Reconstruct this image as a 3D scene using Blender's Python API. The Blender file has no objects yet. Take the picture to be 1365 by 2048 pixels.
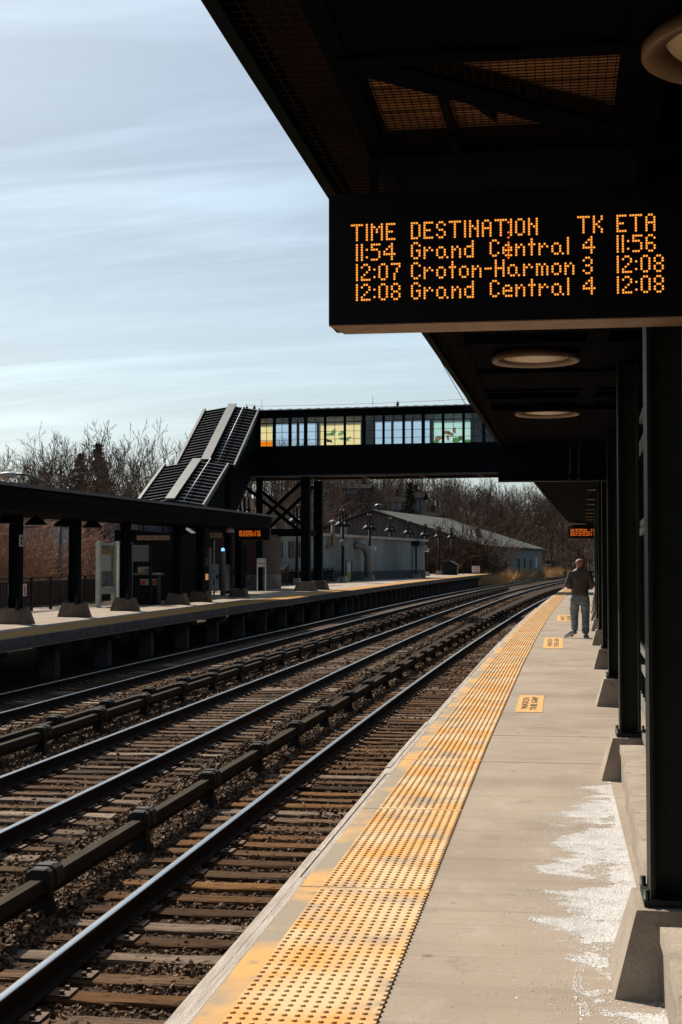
import bpy, math, random
import numpy as np
from mathutils import Vector, Matrix

# ------------------------------------------------------------------ camera, sky, sun, exposure
SC = bpy.context.scene
COL = SC.collection
YAW, PITCH, CAMZ, FPX = math.radians(8.65), math.radians(2.17), 1.557, 2845.0
cam = bpy.data.cameras.new('camera')
cam.sensor_fit = 'VERTICAL'
cam.sensor_height = 36.0
cam.sensor_width = 36.0
cam.lens = 50.0
cam.clip_start = 0.05
cam.clip_end = 3000.0
cam.dof.use_dof = False
camo = bpy.data.objects.new('camera', cam)
COL.objects.link(camo)
camo.location = (0, 0, CAMZ)
camo.rotation_euler = (math.radians(90) + PITCH, 0, YAW)
SC.camera = camo

SUN_EL, SUN_AZ = math.radians(44.5), math.radians(-42)      # azimuth from +Y towards +X
sun_dir = Vector((math.sin(SUN_AZ) * math.cos(SUN_EL), math.cos(SUN_AZ) * math.cos(SUN_EL), math.sin(SUN_EL)))
sl = bpy.data.lights.new('sun', 'SUN')
sl.energy = 5.0
sl.angle = math.radians(0.5)
sl.color = (1.0, 0.91, 0.78)
so = bpy.data.objects.new('sun', sl)
COL.objects.link(so)
so.rotation_euler = sun_dir.to_track_quat('Z', 'Y').to_euler()
so.location = (-20, 20, 40)

world = bpy.data.worlds.new('World')
SC.world = world
world.use_nodes = True
wn, wl = world.node_tree.nodes, world.node_tree.links
wn.clear()
def wnode(t, **kw):
    n = wn.new(t)
    for k, v in kw.items():
        setattr(n, k, v)
    return n
def wmath(op, a, b=None):
    n = wnode('ShaderNodeMath', operation=op)
    for i, s in enumerate((a, b)):
        if s is None:
            continue
        if isinstance(s, (int, float)):
            n.inputs[i].default_value = s
        else:
            wl.new(s, n.inputs[i])
    return n.outputs[0]
w_out = wnode('ShaderNodeOutputWorld')
w_bg = wnode('ShaderNodeBackground')
w_bg.inputs['Strength'].default_value = 0.05
sky = wnode('ShaderNodeTexSky', sky_type='NISHITA')
sky.sun_disc = False
sky.sun_elevation = SUN_EL
sky.sun_rotation = SUN_AZ
sky.air_density = 1.0
sky.dust_density = 1.6
sky.ozone_density = 1.6
tc = wnode('ShaderNodeTexCoord')
sep = wnode('ShaderNodeSeparateXYZ')
wl.new(tc.outputs['Generated'], sep.inputs[0])
low = wmath('POWER', wmath('SUBTRACT', 1.0, wmath('MAXIMUM', sep.outputs['Z'], 0.0)), 3.0)
den = wmath('ADD', wmath('MAXIMUM', sep.outputs['Z'], 0.0), 0.22)
comb = wnode('ShaderNodeCombineXYZ')
wl.new(wmath('DIVIDE', sep.outputs['X'], den), comb.inputs[0])
wl.new(wmath('DIVIDE', sep.outputs['Y'], den), comb.inputs[1])
mp = wnode('ShaderNodeMapping')
mp.inputs['Rotation'].default_value = (0, 0, math.radians(12))
mp.inputs['Scale'].default_value = (0.42, 1.9, 1)
mp.inputs['Location'].default_value = (3.1, 0.35, 0)
wl.new(comb.outputs[0], mp.inputs[0])
nz = wnode('ShaderNodeTexNoise')
nz.inputs['Scale'].default_value = 1.5
nz.inputs['Detail'].default_value = 8
nz.inputs['Roughness'].default_value = 0.52
nz.inputs['Distortion'].default_value = 0.5
wl.new(mp.outputs[0], nz.inputs['Vector'])
cr = wnode('ShaderNodeMapRange')
cr.inputs['From Min'].default_value = 0.36
cr.inputs['From Max'].default_value = 0.72
wl.new(nz.outputs['Fac'], cr.inputs['Value'])
# fine fibrous streaks
mp2 = wnode('ShaderNodeMapping')
mp2.inputs['Rotation'].default_value = (0, 0, math.radians(17))
mp2.inputs['Scale'].default_value = (0.5, 5.0, 1)
wl.new(comb.outputs[0], mp2.inputs[0])
nz2 = wnode('ShaderNodeTexNoise')
nz2.inputs['Scale'].default_value = 1.7
nz2.inputs['Detail'].default_value = 9
nz2.inputs['Roughness'].default_value = 0.6
nz2.inputs['Distortion'].default_value = 0.9
wl.new(mp2.outputs[0], nz2.inputs['Vector'])
cr2 = wnode('ShaderNodeMapRange')
cr2.inputs['From Min'].default_value = 0.46
cr2.inputs['From Max'].default_value = 0.80
wl.new(nz2.outputs['Fac'], cr2.inputs['Value'])
mp3 = wnode('ShaderNodeMapping')
mp3.inputs['Rotation'].default_value = (0, 0, math.radians(-52))
mp3.inputs['Scale'].default_value = (0.8, 3.4, 1)
mp3.inputs['Location'].default_value = (1.7, 4.2, 0)
wl.new(comb.outputs[0], mp3.inputs[0])
nz3 = wnode('ShaderNodeTexNoise')
nz3.inputs['Scale'].default_value = 1.1
nz3.inputs['Detail'].default_value = 9
nz3.inputs['Roughness'].default_value = 0.58
nz3.inputs['Distortion'].default_value = 0.7
wl.new(mp3.outputs[0], nz3.inputs['Vector'])
cr3 = wnode('ShaderNodeMapRange')
cr3.inputs['From Min'].default_value = 0.50
cr3.inputs['From Max'].default_value = 0.80
wl.new(nz3.outputs['Fac'], cr3.inputs['Value'])
# thin cloud brightens towards the sun; falloff shaped to cut ambient fill
dot = wnode('ShaderNodeVectorMath', operation='DOT_PRODUCT')
wl.new(tc.outputs['Generated'], dot.inputs[0])
dot.inputs[1].default_value = (sun_dir.x, sun_dir.y, sun_dir.z)
ph = wnode('ShaderNodeMapRange')
ph.interpolation_type = 'SMOOTHSTEP'
ph.inputs['From Min'].default_value = 0.12
ph.inputs['From Max'].default_value = 0.66
ph.inputs['To Min'].default_value = 0.03
ph.inputs['To Max'].default_value = 1.0
wl.new(dot.outputs['Value'], ph.inputs['Value'])
VEIL, CIRRUS, STREAK, WISP, HORIZON = 3.1, 1.9, 1.8, 3.8, 2.6
veil = wmath('ADD', wmath('ADD', wmath('MULTIPLY', cr.outputs[0], CIRRUS), wmath('MULTIPLY', cr2.outputs[0], STREAK)), wmath('ADD', wmath('MULTIPLY', low, HORIZON), VEIL))
veil = wmath('ADD', veil, wmath('MULTIPLY', cr3.outputs[0], WISP))
veil = wmath('MULTIPLY', veil, ph.outputs[0])
vc = wnode('ShaderNodeVectorMath', operation='SCALE')
vc.inputs[0].default_value = (0.79, 1.0, 1.08)
wl.new(veil, vc.inputs['Scale'])
addv = wnode('ShaderNodeVectorMath', operation='ADD')
wl.new(sky.outputs[0], addv.inputs[0])
wl.new(vc.outputs[0], addv.inputs[1])
wl.new(addv.outputs[0], w_bg.inputs['Color'])
wl.new(w_bg.outputs[0], w_out.inputs[0])

SC.view_settings.view_transform = 'Standard'
SC.view_settings.look = 'None'
SC.view_settings.exposure = 0.22
SC.view_settings.gamma = 1.0
SC.view_settings.use_curve_mapping = False
SC.cycles.max_bounces = 6
SC.cycles.diffuse_bounces = 1
SC.cycles.glossy_bounces = 3
SC.cycles.transmission_bounces = 6
SC.cycles.transparent_max_bounces = 10

# ------------------------------------------------------------------ survey: a photo point -> a place in the world
_F = Vector((-math.sin(YAW) * math.cos(PITCH), math.cos(YAW) * math.cos(PITCH), math.sin(PITCH)))
_R = Vector((math.cos(YAW), math.sin(YAW), 0))
_U = _R.cross(_F)
_O = Vector((0, 0, CAMZ))
def ray(x, y):
    return _F + _R * ((x - 682.5) / FPX) - _U * ((y - 1024.0) / FPX)
def at_depth(x, y, d):
    return _O + ray(x, y) * d
def at_y(x, y, Y):
    r = ray(x, y)
    return _O + r * (Y / r.y)
def at_z(x, y, z):
    r = ray(x, y)
    return _O + r * ((z - CAMZ) / r.z)

def grade(Y):                                   # the line climbs gently away from the camera
    return 0.0045 * 0.5 * ((Y - 65) + math.sqrt((Y - 65) ** 2 + 60)) if Y < 360 else grade(359.9)
def bend_a(Y):                                  # plan curve of near platform and near track
    return 0.000225 * max(0.0, Y - 4) ** 2
def bend_b(Y):                                  # plan curve of the other tracks and far platform
    return 0.00024 * max(0.0, Y - 33) ** 2
def bend_c(Y):                                  # column line under the near canopy
    return bend_a(Y) + 0.55 * (1 - math.exp(-max(0.0, Y - 5.3) / 25.0))

# ------------------------------------------------------------------ mesh helpers
class MB:
    def __init__(self):
        self.v, self.f, self.sm = [], [], []
    def add(self, vs, fs, smooth=False):
        b = len(self.v)
        self.v.extend([tuple(p) for p in vs])
        for f in fs:
            self.f.append(tuple(i + b for i in f))
            self.sm.append(smooth)
        return self
    def box(self, x0, x1, y0, y1, z0, z1):
        vs = [(x, y, z) for z in (z0, z1) for y in (y0, y1) for x in (x0, x1)]
        return self.add(vs, [(0, 2, 3, 1), (4, 5, 7, 6), (0, 1, 5, 4), (2, 6, 7, 3), (0, 4, 6, 2), (1, 3, 7, 5)])
    def obox(self, c, s, M=None):
        M = M or Matrix.Identity(3)
        vs = [Vector(c) + M @ Vector((sx * s[0] / 2, sy * s[1] / 2, sz * s[2] / 2)) for sz in (-1, 1) for sy in (-1, 1) for sx in (-1, 1)]
        return self.add(vs, [(0, 2, 3, 1), (4, 5, 7, 6), (0, 1, 5, 4), (2, 6, 7, 3), (0, 4, 6, 2), (1, 3, 7, 5)])
    def frustum(self, x0, x1, y0, y1, z0, X0, X1, Y0, Y1, z1):
        vs = [(x0, y0, z0), (x1, y0, z0), (x1, y1, z0), (x0, y1, z0), (X0, Y0, z1), (X1, Y0, z1), (X1, Y1, z1), (X0, Y1, z1)]
        return self.add(vs, [(3, 2, 1, 0), (4, 5, 6, 7), (0, 1, 5, 4), (1, 2, 6, 5), (2, 3, 7, 6), (3, 0, 4, 7)])
    def bar(self, p, q, w, h, up=(0, 0, 1)):
        p, q = Vector(p), Vector(q)
        d = q - p
        L = d.length
        d.normalize()
        s = d.cross(Vector(up))
        if s.length < 1e-4:
            s = d.cross(Vector((1, 0, 0)))
        s.normalize()
        u = s.cross(d)
        vs = []
        for e in (p, q):
            for a, b in ((-1, -1), (1, -1), (1, 1), (-1, 1)):
                vs.append(e + s * (a * w / 2) + u * (b * h / 2))
        return self.add(vs, [(3, 2, 1, 0), (4, 5, 6, 7), (0, 1, 5, 4), (1, 2, 6, 5), (2, 3, 7, 6), (3, 0, 4, 7)])
    def tube(self, pts, r, n=8, cap=True, flat=1.0):
        pts = [Vector(p) for p in pts]
        rs = r if isinstance(r, (list, tuple)) else [r] * len(pts)
        vs, fs = [], []
        ref = None
        for i, p in enumerate(pts):
            t = (pts[min(i + 1, len(pts) - 1)] - pts[max(i - 1, 0)])
            t.normalize()
            if ref is None:
                ref = Vector((0, 0, 1)) if abs(t.z) < 0.9 else Vector((0, 1, 0))
            a = t.cross(ref)
            if a.length < 1e-5:
                a = t.orthogonal()
            a.normalize()
            b = a.cross(t)
            ref = b
            for k in range(n):
                th = 2 * math.pi * k / n
                vs.append(p + a * (rs[i] * math.cos(th)) + b * (rs[i] * flat * math.sin(th)))
        for i in range(len(pts) - 1):
            for k in range(n):
                k2 = (k + 1) % n
                fs.append((i * n + k, i * n + k2, (i + 1) * n + k2, (i + 1) * n + k))
        self.add(vs, fs, smooth=n > 4)
        if cap:
            b = len(self.v) - len(vs)
            self.f.append(tuple(b + k for k in range(n))[::-1]); self.sm.append(False)
            self.f.append(tuple(b + (len(pts) - 1) * n + k for k in range(n))); self.sm.append(False)
        return self
    def loft(self, secs, n=18, power=2.0, cap=True, yaw=0.0):
        """horizontal rings: (x, y, z, rx, ry)"""
        vs, fs = [], []
        cy, sy = math.cos(yaw), math.sin(yaw)
        for (x, y, z, rx, ry) in secs:
            for k in range(n):
                th = 2 * math.pi * k / n
                c, s = math.cos(th), math.sin(th)
                ex = math.copysign(abs(c) ** (2 / power), c) * rx
                ey = math.copysign(abs(s) ** (2 / power), s) * ry
                vs.append((x + ex * cy - ey * sy, y + ex * sy + ey * cy, z))
        for i in range(len(secs) - 1):
            for k in range(n):
                k2 = (k + 1) % n
                fs.append((i * n + k, i * n + k2, (i + 1) * n + k2, (i + 1) * n + k))
        self.add(vs, fs, smooth=True)
        if cap:
            b = len(self.v) - len(vs)
            self.f.append(tuple(b + k for k in range(n))[::-1]); self.sm.append(True)
            self.f.append(tuple(b + (len(secs) - 1) * n + k for k in range(n))); self.sm.append(True)
        return self
    def lathe(self, prof, c=(0, 0, 0), n=24):
        vs, fs = [], []
        for (r, z) in prof:
            for k in range(n):
                th = 2 * math.pi * k / n
                vs.append((c[0] + r * math.cos(th), c[1] + r * math.sin(th), c[2] + z))
        for i in range(len(prof) - 1):
            for k in range(n):
                k2 = (k + 1) % n
                fs.append((i * n + k, i * n + k2, (i + 1) * n + k2, (i + 1) * n + k))
        return self.add(vs, fs, smooth=True)
    def sweep(self, prof, path, closed=True, cap=True, smooth=False):
        """prof: (dx, dz) list; path: (x, y, z) list - sections stay in the XZ plane"""
        n = len(prof)
        vs = [(x + a, y, z + b) for (x, y, z) in path for (a, b) in prof]
        fs = []
        for i in range(len(path) - 1):
            for k in range(n if closed else n - 1):
                k2 = (k + 1) % n
                fs.append((i * n + k, i * n + k2, (i + 1) * n + k2, (i + 1) * n + k))
        self.add(vs, fs, smooth=smooth)
        if cap and closed:
            b = len(self.v) - len(vs)
            self.f.append(tuple(b + k for k in range(n))[::-1]); self.sm.append(False)
            self.f.append(tuple(b + (len(path) - 1) * n + k for k in range(n))); self.sm.append(False)
        return self
    def prism(self, poly, off):
        n = len(poly)
        off = Vector(off)
        vs = [Vector(p) for p in poly] + [Vector(p) + off for p in poly]
        fs = [tuple(range(n))[::-1], tuple(range(n, 2 * n))] + [(i, (i + 1) % n, n + (i + 1) % n, n + i) for i in range(n)]
        return self.add(vs, fs)
    def ball(self, c, r, n=12, m=8, s=(1, 1, 1)):
        vs, fs = [], []
        for i in range(m + 1):
            ph = math.pi * i / m
            for k in range(n):
                th = 2 * math.pi * k / n
                vs.append((c[0] + r * s[0] * math.sin(ph) * math.cos(th), c[1] + r * s[1] * math.sin(ph) * math.sin(th), c[2] - r * s[2] * math.cos(ph)))
        for i in range(m):
            for k in range(n):
                k2 = (k + 1) % n
                fs.append((i * n + k, i * n + k2, (i + 1) * n + k2, (i + 1) * n + k))
        return self.add(vs, fs, smooth=True)
    def build(self, name, m, parent=None, recalc=True):
        off = wloc(parent)
        me = bpy.data.meshes.new(name)
        me.from_pydata([(x - off[0], y - off[1], z - off[2]) for (x, y, z) in self.v], [], self.f)
        me.polygons.foreach_set('use_smooth', self.sm)
        me.materials.append(m)
        if recalc:
            import bmesh
            bm = bmesh.new(); bm.from_mesh(me)
            bmesh.ops.recalc_face_normals(bm, faces=bm.faces[:])
            bm.to_mesh(me); bm.free()
        me.update()
        return link(name, me, parent)

def wloc(o):
    x = Vector((0, 0, 0))
    while o is not None:
        x = x + o.location
        o = o.parent
    return x
def link(name, data, parent=None):
    o = bpy.data.objects.new(name, data)
    COL.objects.link(o)
    if parent is not None:
        o.parent = parent
    return o
def np_mesh(name, V, F, m, parent=None, smooth=False):
    """V (n,3) array, F (k,3|4) array -> one mesh"""
    me = bpy.data.meshes.new(name)
    k, w = F.shape
    me.vertices.add(len(V)); me.vertices.foreach_set('co', np.asarray(V, dtype=np.float32).ravel())
    me.loops.add(k * w); me.loops.foreach_set('vertex_index', np.asarray(F, dtype=np.int32).ravel())
    me.polygons.add(k)
    me.polygons.foreach_set('loop_start', np.arange(0, k * w, w, dtype=np.int32))
    me.polygons.foreach_set('loop_total', np.full(k, w, dtype=np.int32))
    me.polygons.foreach_set('use_smooth', np.full(k, smooth, dtype=bool))
    me.materials.append(m)
    me.update(calc_edges=True)
    me.validate()
    return link(name, me, parent)
def tag(o, label=None, cat=None, group=None, kind=None):
    if label: o['label'] = label
    if cat: o['category'] = cat
    if group: o['group'] = group
    if kind: o['kind'] = kind
    return o
def thing(name, label, cat, loc=(0, 0, 0), group=None):
    o = bpy.data.objects.new(name, None)
    o.empty_display_size = 0.2
    COL.objects.link(o)
    o.location = loc
    return tag(o, label, cat, group)
def kids(o):
    return [c for c in list(o.children)]
def copy_tree(o, parent=None):
    c = o.copy()
    COL.objects.link(c)
    if parent is not None:
        c.parent = parent
    for ch in kids(o):
        copy_tree(ch, c)
    return c
def clone(o, loc, label=None, rz=None, scale=None):
    c = copy_tree(o)
    c.location = loc
    if label: c['label'] = label
    if rz is not None: c.rotation_euler = (0, 0, rz)
    if scale is not None: c.scale = (scale,) * 3 if isinstance(scale, (int, float)) else scale
    return c
def text_mesh(name, body, size, origin, right, up, m, parent=None, align='CENTER', ext=0.002, bold=0.0):
    cu = bpy.data.curves.new(name, 'FONT')
    cu.body = body
    cu.size = size
    cu.align_x = align
    cu.align_y = 'CENTER'
    cu.extrude = ext
    cu.offset = bold
    cu.resolution_u = 2
    tmp = bpy.data.objects.new('tmp_text', cu)
    me = bpy.data.meshes.new_from_object(tmp)
    bpy.data.objects.remove(tmp)
    r, u = Vector(right).normalized(), Vector(up).normalized()
    nrm = r.cross(u)
    M = Matrix((r, u, nrm)).transposed().to_4x4()
    M.translation = Vector(origin) - wloc(parent)
    me.transform(M)
    me.materials.clear()
    me.materials.append(m)
    me.name = name
    return link(name, me, parent)

# ------------------------------------------------------------------ materials
def pmat(name, c, rough=0.7, metal=0.0, c2=None, scale=4.0, stretch=(1, 1, 1), detail=6, lo=0.35, hi=0.65, bump=0.0, bscale=None,
         spec=0.5, rnd=0.0, emit=None, estr=0.0, c3=None, s3=20.0, lo3=0.55, hi3=0.7, bdist=0.02):
    m = bpy.data.materials.new(name)
    m.use_nodes = True
    N, L = m.node_tree.nodes, m.node_tree.links
    b = N['Principled BSDF']
    b.inputs['Roughness'].default_value = rough
    b.inputs['Metallic'].default_value = metal
    b.inputs['Specular IOR Level'].default_value = spec
    b.inputs['Base Color'].default_value = (*c, 1)
    if emit:
        b.inputs['Emission Color'].default_value = (*emit, 1)
        b.inputs['Emission Strength'].default_value = estr
    t = N.new('ShaderNodeTexCoord')
    mpn = N.new('ShaderNodeMapping')
    mpn.inputs['Scale'].default_value = stretch
    L.new(t.outputs['Object'], mpn.inputs[0])
    vec = mpn.outputs[0]
    if rnd:
        oi = N.new('ShaderNodeObjectInfo')
        av = N.new('ShaderNodeVectorMath'); av.operation = 'ADD'
        sv = N.new('ShaderNodeVectorMath'); sv.operation = 'SCALE'
        sv.inputs[0].default_value = (31.7, 17.3, 53.1)
        L.new(oi.outputs['Random'], sv.inputs['Scale'])
        L.new(vec, av.inputs[0]); L.new(sv.outputs[0], av.inputs[1])
        vec = av.outputs[0]
    colour = None
    if c2 is not None:
        n = N.new('ShaderNodeTexNoise')
        n.inputs['Scale'].default_value = scale
        n.inputs['Detail'].default_value = detail
        n.inputs['Roughness'].default_value = 0.6
        L.new(vec, n.inputs['Vector'])
        mr = N.new('ShaderNodeMapRange')
        mr.inputs['From Min'].default_value = lo
        mr.inputs['From Max'].default_value = hi
        L.new(n.outputs['Fac'], mr.inputs['Value'])
        mx = N.new('ShaderNodeMix'); mx.data_type = 'RGBA'
        mx.inputs[6].default_value = (*c, 1)
        mx.inputs[7].default_value = (*c2, 1)
        L.new(mr.outputs[0], mx.inputs[0])
        colour = mx.outputs[2]
        if c3 is not None:
            n3 = N.new('ShaderNodeTexNoise')
            n3.inputs['Scale'].default_value = s3
            n3.inputs['Detail'].default_value = 5
            n3.inputs['Roughness'].default_value = 0.65
            L.new(t.outputs['Object'], n3.inputs['Vector'])
            m3 = N.new('ShaderNodeMapRange')
            m3.inputs['From Min'].default_value = lo3
            m3.inputs['From Max'].default_value = hi3
            L.new(n3.outputs['Fac'], m3.inputs['Value'])
            x3 = N.new('ShaderNodeMix'); x3.data_type = 'RGBA'
            L.new(colour, x3.inputs[6])
            x3.inputs[7].default_value = (*c3, 1)
            L.new(m3.outputs[0], x3.inputs[0])
            colour = x3.outputs[2]
    if rnd and colour is not None:
        hv = N.new('ShaderNodeHueSaturation')
        mr2 = N.new('ShaderNodeMapRange')
        mr2.inputs['To Min'].default_value = 1 - rnd
        mr2.inputs['To Max'].default_value = 1 + rnd
        L.new(oi.outputs['Random'], mr2.inputs['Value'])
        L.new(mr2.outputs[0], hv.inputs['Value'])
        L.new(colour, hv.inputs['Color'])
        colour = hv.outputs[0]
    if colour is not None:
        L.new(colour, b.inputs['Base Color'])
    if bump:
        nb = N.new('ShaderNodeTexNoise')
        nb.inputs['Scale'].default_value = bscale or scale * 6
        nb.inputs['Detail'].default_value = 6
        L.new(vec, nb.inputs['Vector'])
        bp = N.new('ShaderNodeBump')
        bp.inputs['Strength'].default_value = bump
        bp.inputs['Distance'].default_value = bdist
        L.new(nb.outputs['Fac'], bp.inputs['Height'])
        L.new(bp.outputs[0], b.inputs['Normal'])
    return m

GREEN = pmat('dark_green_paint', (0.004, 0.007, 0.009), 0.7, c2=(0.006, 0.010, 0.012), scale=3, bump=0.05, spec=0.03)
POSTG = pmat('column_green_paint', (0.013, 0.018, 0.015), 0.5, c2=(0.020, 0.027, 0.022), scale=6, bump=0.05, spec=0.2)
BLACK = pmat('black_metal', (0.006, 0.007, 0.009), 0.55, c2=(0.010, 0.011, 0.013), scale=5, spec=0.2)
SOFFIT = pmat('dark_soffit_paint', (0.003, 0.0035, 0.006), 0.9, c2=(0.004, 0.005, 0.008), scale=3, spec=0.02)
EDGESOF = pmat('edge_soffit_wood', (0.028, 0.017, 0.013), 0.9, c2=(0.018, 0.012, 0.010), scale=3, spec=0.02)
DECKW = pmat('canopy_timber_deck', (0.50, 0.26, 0.12), 0.8, c2=(0.24, 0.12, 0.07), scale=2.0, stretch=(1, 9, 4), lo=0.4, hi=0.62, bump=0.2, spec=0.1)
NET = pmat('bird_net', (0.02, 0.015, 0.012), 0.8, spec=0.1)
CREAM = pmat('cream_enamel', (0.22, 0.14, 0.085), 0.5, c2=(0.16, 0.105, 0.065), scale=9)
LENS = pmat('lamp_lens', (0.66, 0.54, 0.38), 0.35, c2=(0.52, 0.42, 0.30), scale=14)
CONCF = pmat('shaded_stained_concrete', (0.20, 0.16, 0.125), 0.9, c2=(0.13, 0.10, 0.078), scale=3, bump=0.1, bscale=40, c3=(0.10, 0.05, 0.03), s3=4, lo3=0.58, hi3=0.72, spec=0.1, rnd=0.2)  # concrete darkened to carry the shade on far pedestals, plus rust stains
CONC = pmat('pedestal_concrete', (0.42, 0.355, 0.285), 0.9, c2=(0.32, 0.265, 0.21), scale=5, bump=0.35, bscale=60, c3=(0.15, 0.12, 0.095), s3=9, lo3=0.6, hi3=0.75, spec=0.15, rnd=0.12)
EDGEC = pmat('edge_concrete', (0.21, 0.19, 0.17), 0.9, c2=(0.12, 0.105, 0.095), scale=3, bump=0.4, bscale=30, c3=(0.04, 0.035, 0.03), s3=5, lo3=0.6, hi3=0.68, spec=0.1)
EDGEW = pmat('weathered_edge_board', (0.60, 0.54, 0.47), 0.85, c2=(0.40, 0.34, 0.29), scale=3, stretch=(14, 1, 14), bump=0.5, bscale=20, c3=(0.26, 0.20, 0.15), s3=7, lo3=0.63, hi3=0.72, spec=0.1)
RAILTOP = pmat('polished_rail_head', (0.64, 0.65, 0.66), 0.26, metal=1.0, c2=(0.52, 0.51, 0.50), scale=9, stretch=(1, 0.2, 1))
RAILSIDE = pmat('rusty_rail_side', (0.020, 0.014, 0.011), 0.85, c2=(0.034, 0.021, 0.014), scale=12, bump=0.3, spec=0.1)
COVER = pmat('third_rail_cover', (0.062, 0.045, 0.030), 0.8, c2=(0.034, 0.025, 0.017), scale=3, stretch=(6, 0.6, 6), bump=0.15, spec=0.06)
CAPM = pmat('cover_cap_plastic', (0.035, 0.028, 0.022), 0.6, c2=(0.022, 0.018, 0.014), scale=9, spec=0.25)
def tie_mat(name, cols):
    m = pmat(name, (.1, .06, .03), 0.82, c2=(.2, .1, .05), scale=2.2, stretch=(1.2, 16, 7), lo=0.36, hi=0.66, bump=0.8, bscale=9, rnd=0.25, c3=(0.03, 0.016, 0.010), s3=7, lo3=0.56, hi3=0.70, spec=0.05)
    N, L = m.node_tree.nodes, m.node_tree.links
    oi = [n for n in N if n.type == 'OBJECT_INFO'][0]
    mixes = [n for n in N if n.type == 'MIX']
    for mx, k in ((mixes[0], 1.0), ):
        for idx, f in ((6, 0.55), (7, 1.25)):
            r = N.new('ShaderNodeValToRGB')
            r.color_ramp.interpolation = 'LINEAR'
            e = r.color_ramp.elements
            for i, c in enumerate(cols):
                p = i / (len(cols) - 1)
                if i < 2:
                    e[i].position = p if i == 0 else 1.0; e[i].color = (*[v * f for v in c], 1)
                    if i == 1: e[1].position = p
                else:
                    q = e.new(p); q.color = (*[v * f for v in c], 1)
            L.new(oi.outputs['Random'], r.inputs[0]); L.new(r.outputs[0], mx.inputs[idx])
    return m
TIE_A = tie_mat('brown_tie_wood', [(.050, .026, .014), (.20, .105, .050), (.085, .045, .024), (.26, .125, .045), (.060, .034, .020), (.17, .10, .055), (.25, .19, .145), (.10, .05, .025)])
TIE_B = tie_mat('greyed_tie_wood', [(.075, .042, .024), (.21, .13, .08), (.12, .068, .038), (.27, .19, .135), (.085, .048, .028), (.17, .095, .05), (.36, .28, .215), (.065, .036, .02)])
TIE = pmat('weathered_tie_wood', (0.125, 0.072, 0.040), 0.88, c2=(0.21, 0.155, 0.115), scale=2.2, stretch=(1, 14, 6), lo=0.38, hi=0.62, bump=0.7, bscale=9, rnd=0.55, c3=(0.045, 0.026, 0.016), s3=6, lo3=0.52, hi3=0.66, spec=0.12)
STONE = pmat('ballast_stone', (0.072, 0.041, 0.024), 0.75, c2=(0.36, 0.235, 0.145), scale=14.0, detail=2, lo=0.46, hi=0.70, c3=(0.030, 0.020, 0.014), s3=6, lo3=0.54, hi3=0.66, bump=0.3, bscale=60, spec=0.08)
BED = pmat('ballast_bed', (0.020, 0.012, 0.0075), 0.95, c2=(0.075, 0.046, 0.028), scale=16, detail=8, bump=1.0, bscale=17, spec=0.1, bdist=0.06)
EARTH = pmat('earth', (0.095, 0.072, 0.050), 0.95, c2=(0.060, 0.045, 0.032), scale=0.35, detail=10, bump=0.6, bscale=2.0, spec=0.05)
SALT = pmat('de_icing_salt', (0.90, 0.88, 0.86), 0.8, c2=(0.76, 0.73, 0.70), scale=7, lo=.40, hi=.62, bump=0.3, bscale=200)
STEEL = pmat('plate_steel', (0.16, 0.085, 0.045), 0.75, c2=(0.08, 0.04, 0.022), scale=9)
GALV = pmat('galvanised_trim', (0.12, 0.13, 0.135), 0.45, metal=0.3, c2=(0.085, 0.092, 0.10), scale=3, bump=0.05)
WHITE = pmat('white_enamel', (0.72, 0.72, 0.70), 0.5, c2=(0.60, 0.60, 0.58), scale=5)
GREYP = pmat('grey_panel', (0.22, 0.22, 0.21), 0.7, c2=(0.17, 0.17, 0.165), scale=7)
RED = pmat('red_paint', (0.55, 0.06, 0.04), 0.5, c2=(0.40, 0.05, 0.035), scale=8)
INK = pmat('black_ink', (0.012, 0.012, 0.014), 0.6)
GLASS = None
def glass_mat(name, tint=(0.9, 0.95, 1.0), refl=0.12):
    m = bpy.data.materials.new(name)
    m.use_nodes = True
    N, L = m.node_tree.nodes, m.node_tree.links
    N.clear()
    o = N.new('ShaderNodeOutputMaterial')
    tr = N.new('ShaderNodeBsdfTransparent'); tr.inputs[0].default_value = (*tint, 1)
    gl = N.new('ShaderNodeBsdfGlossy'); gl.inputs['Roughness'].default_value = 0.03
    gl.inputs[0].default_value = (0.9, 0.9, 0.9, 1)
    mx = N.new('ShaderNodeMixShader'); mx.inputs[0].default_value = refl
    L.new(tr.outputs[0], mx.inputs[1]); L.new(gl.outputs[0], mx.inputs[2]); L.new(mx.outputs[0], o.inputs[0])
    return m
GLASS = glass_mat('window_glass', refl=0.05)
def translucent_mat(name, c, c2, scale=1.2, mix=0.75):
    m = bpy.data.materials.new(name)
    m.use_nodes = True
    N, L = m.node_tree.nodes, m.node_tree.links
    N.clear()
    o = N.new('ShaderNodeOutputMaterial')
    t = N.new('ShaderNodeTexCoord')
    n = N.new('ShaderNodeTexNoise'); n.inputs['Scale'].default_value = scale
    L.new(t.outputs['Object'], n.inputs['Vector'])
    x = N.new('ShaderNodeMix'); x.data_type = 'RGBA'
    x.inputs[6].default_value = (*c, 1); x.inputs[7].default_value = (*c2, 1)
    L.new(n.outputs['Fac'], x.inputs[0])
    a = N.new('ShaderNodeBsdfTranslucent'); b = N.new('ShaderNodeBsdfDiffuse')
    L.new(x.outputs[2], a.inputs[0]); L.new(x.outputs[2], b.inputs[0])
    mx = N.new('ShaderNodeMixShader'); mx.inputs[0].default_value = mix
    L.new(b.outputs[0], mx.inputs[1]); L.new(a.outputs[0], mx.inputs[2]); L.new(mx.outputs[0], o.inputs[0])
    return m
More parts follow.
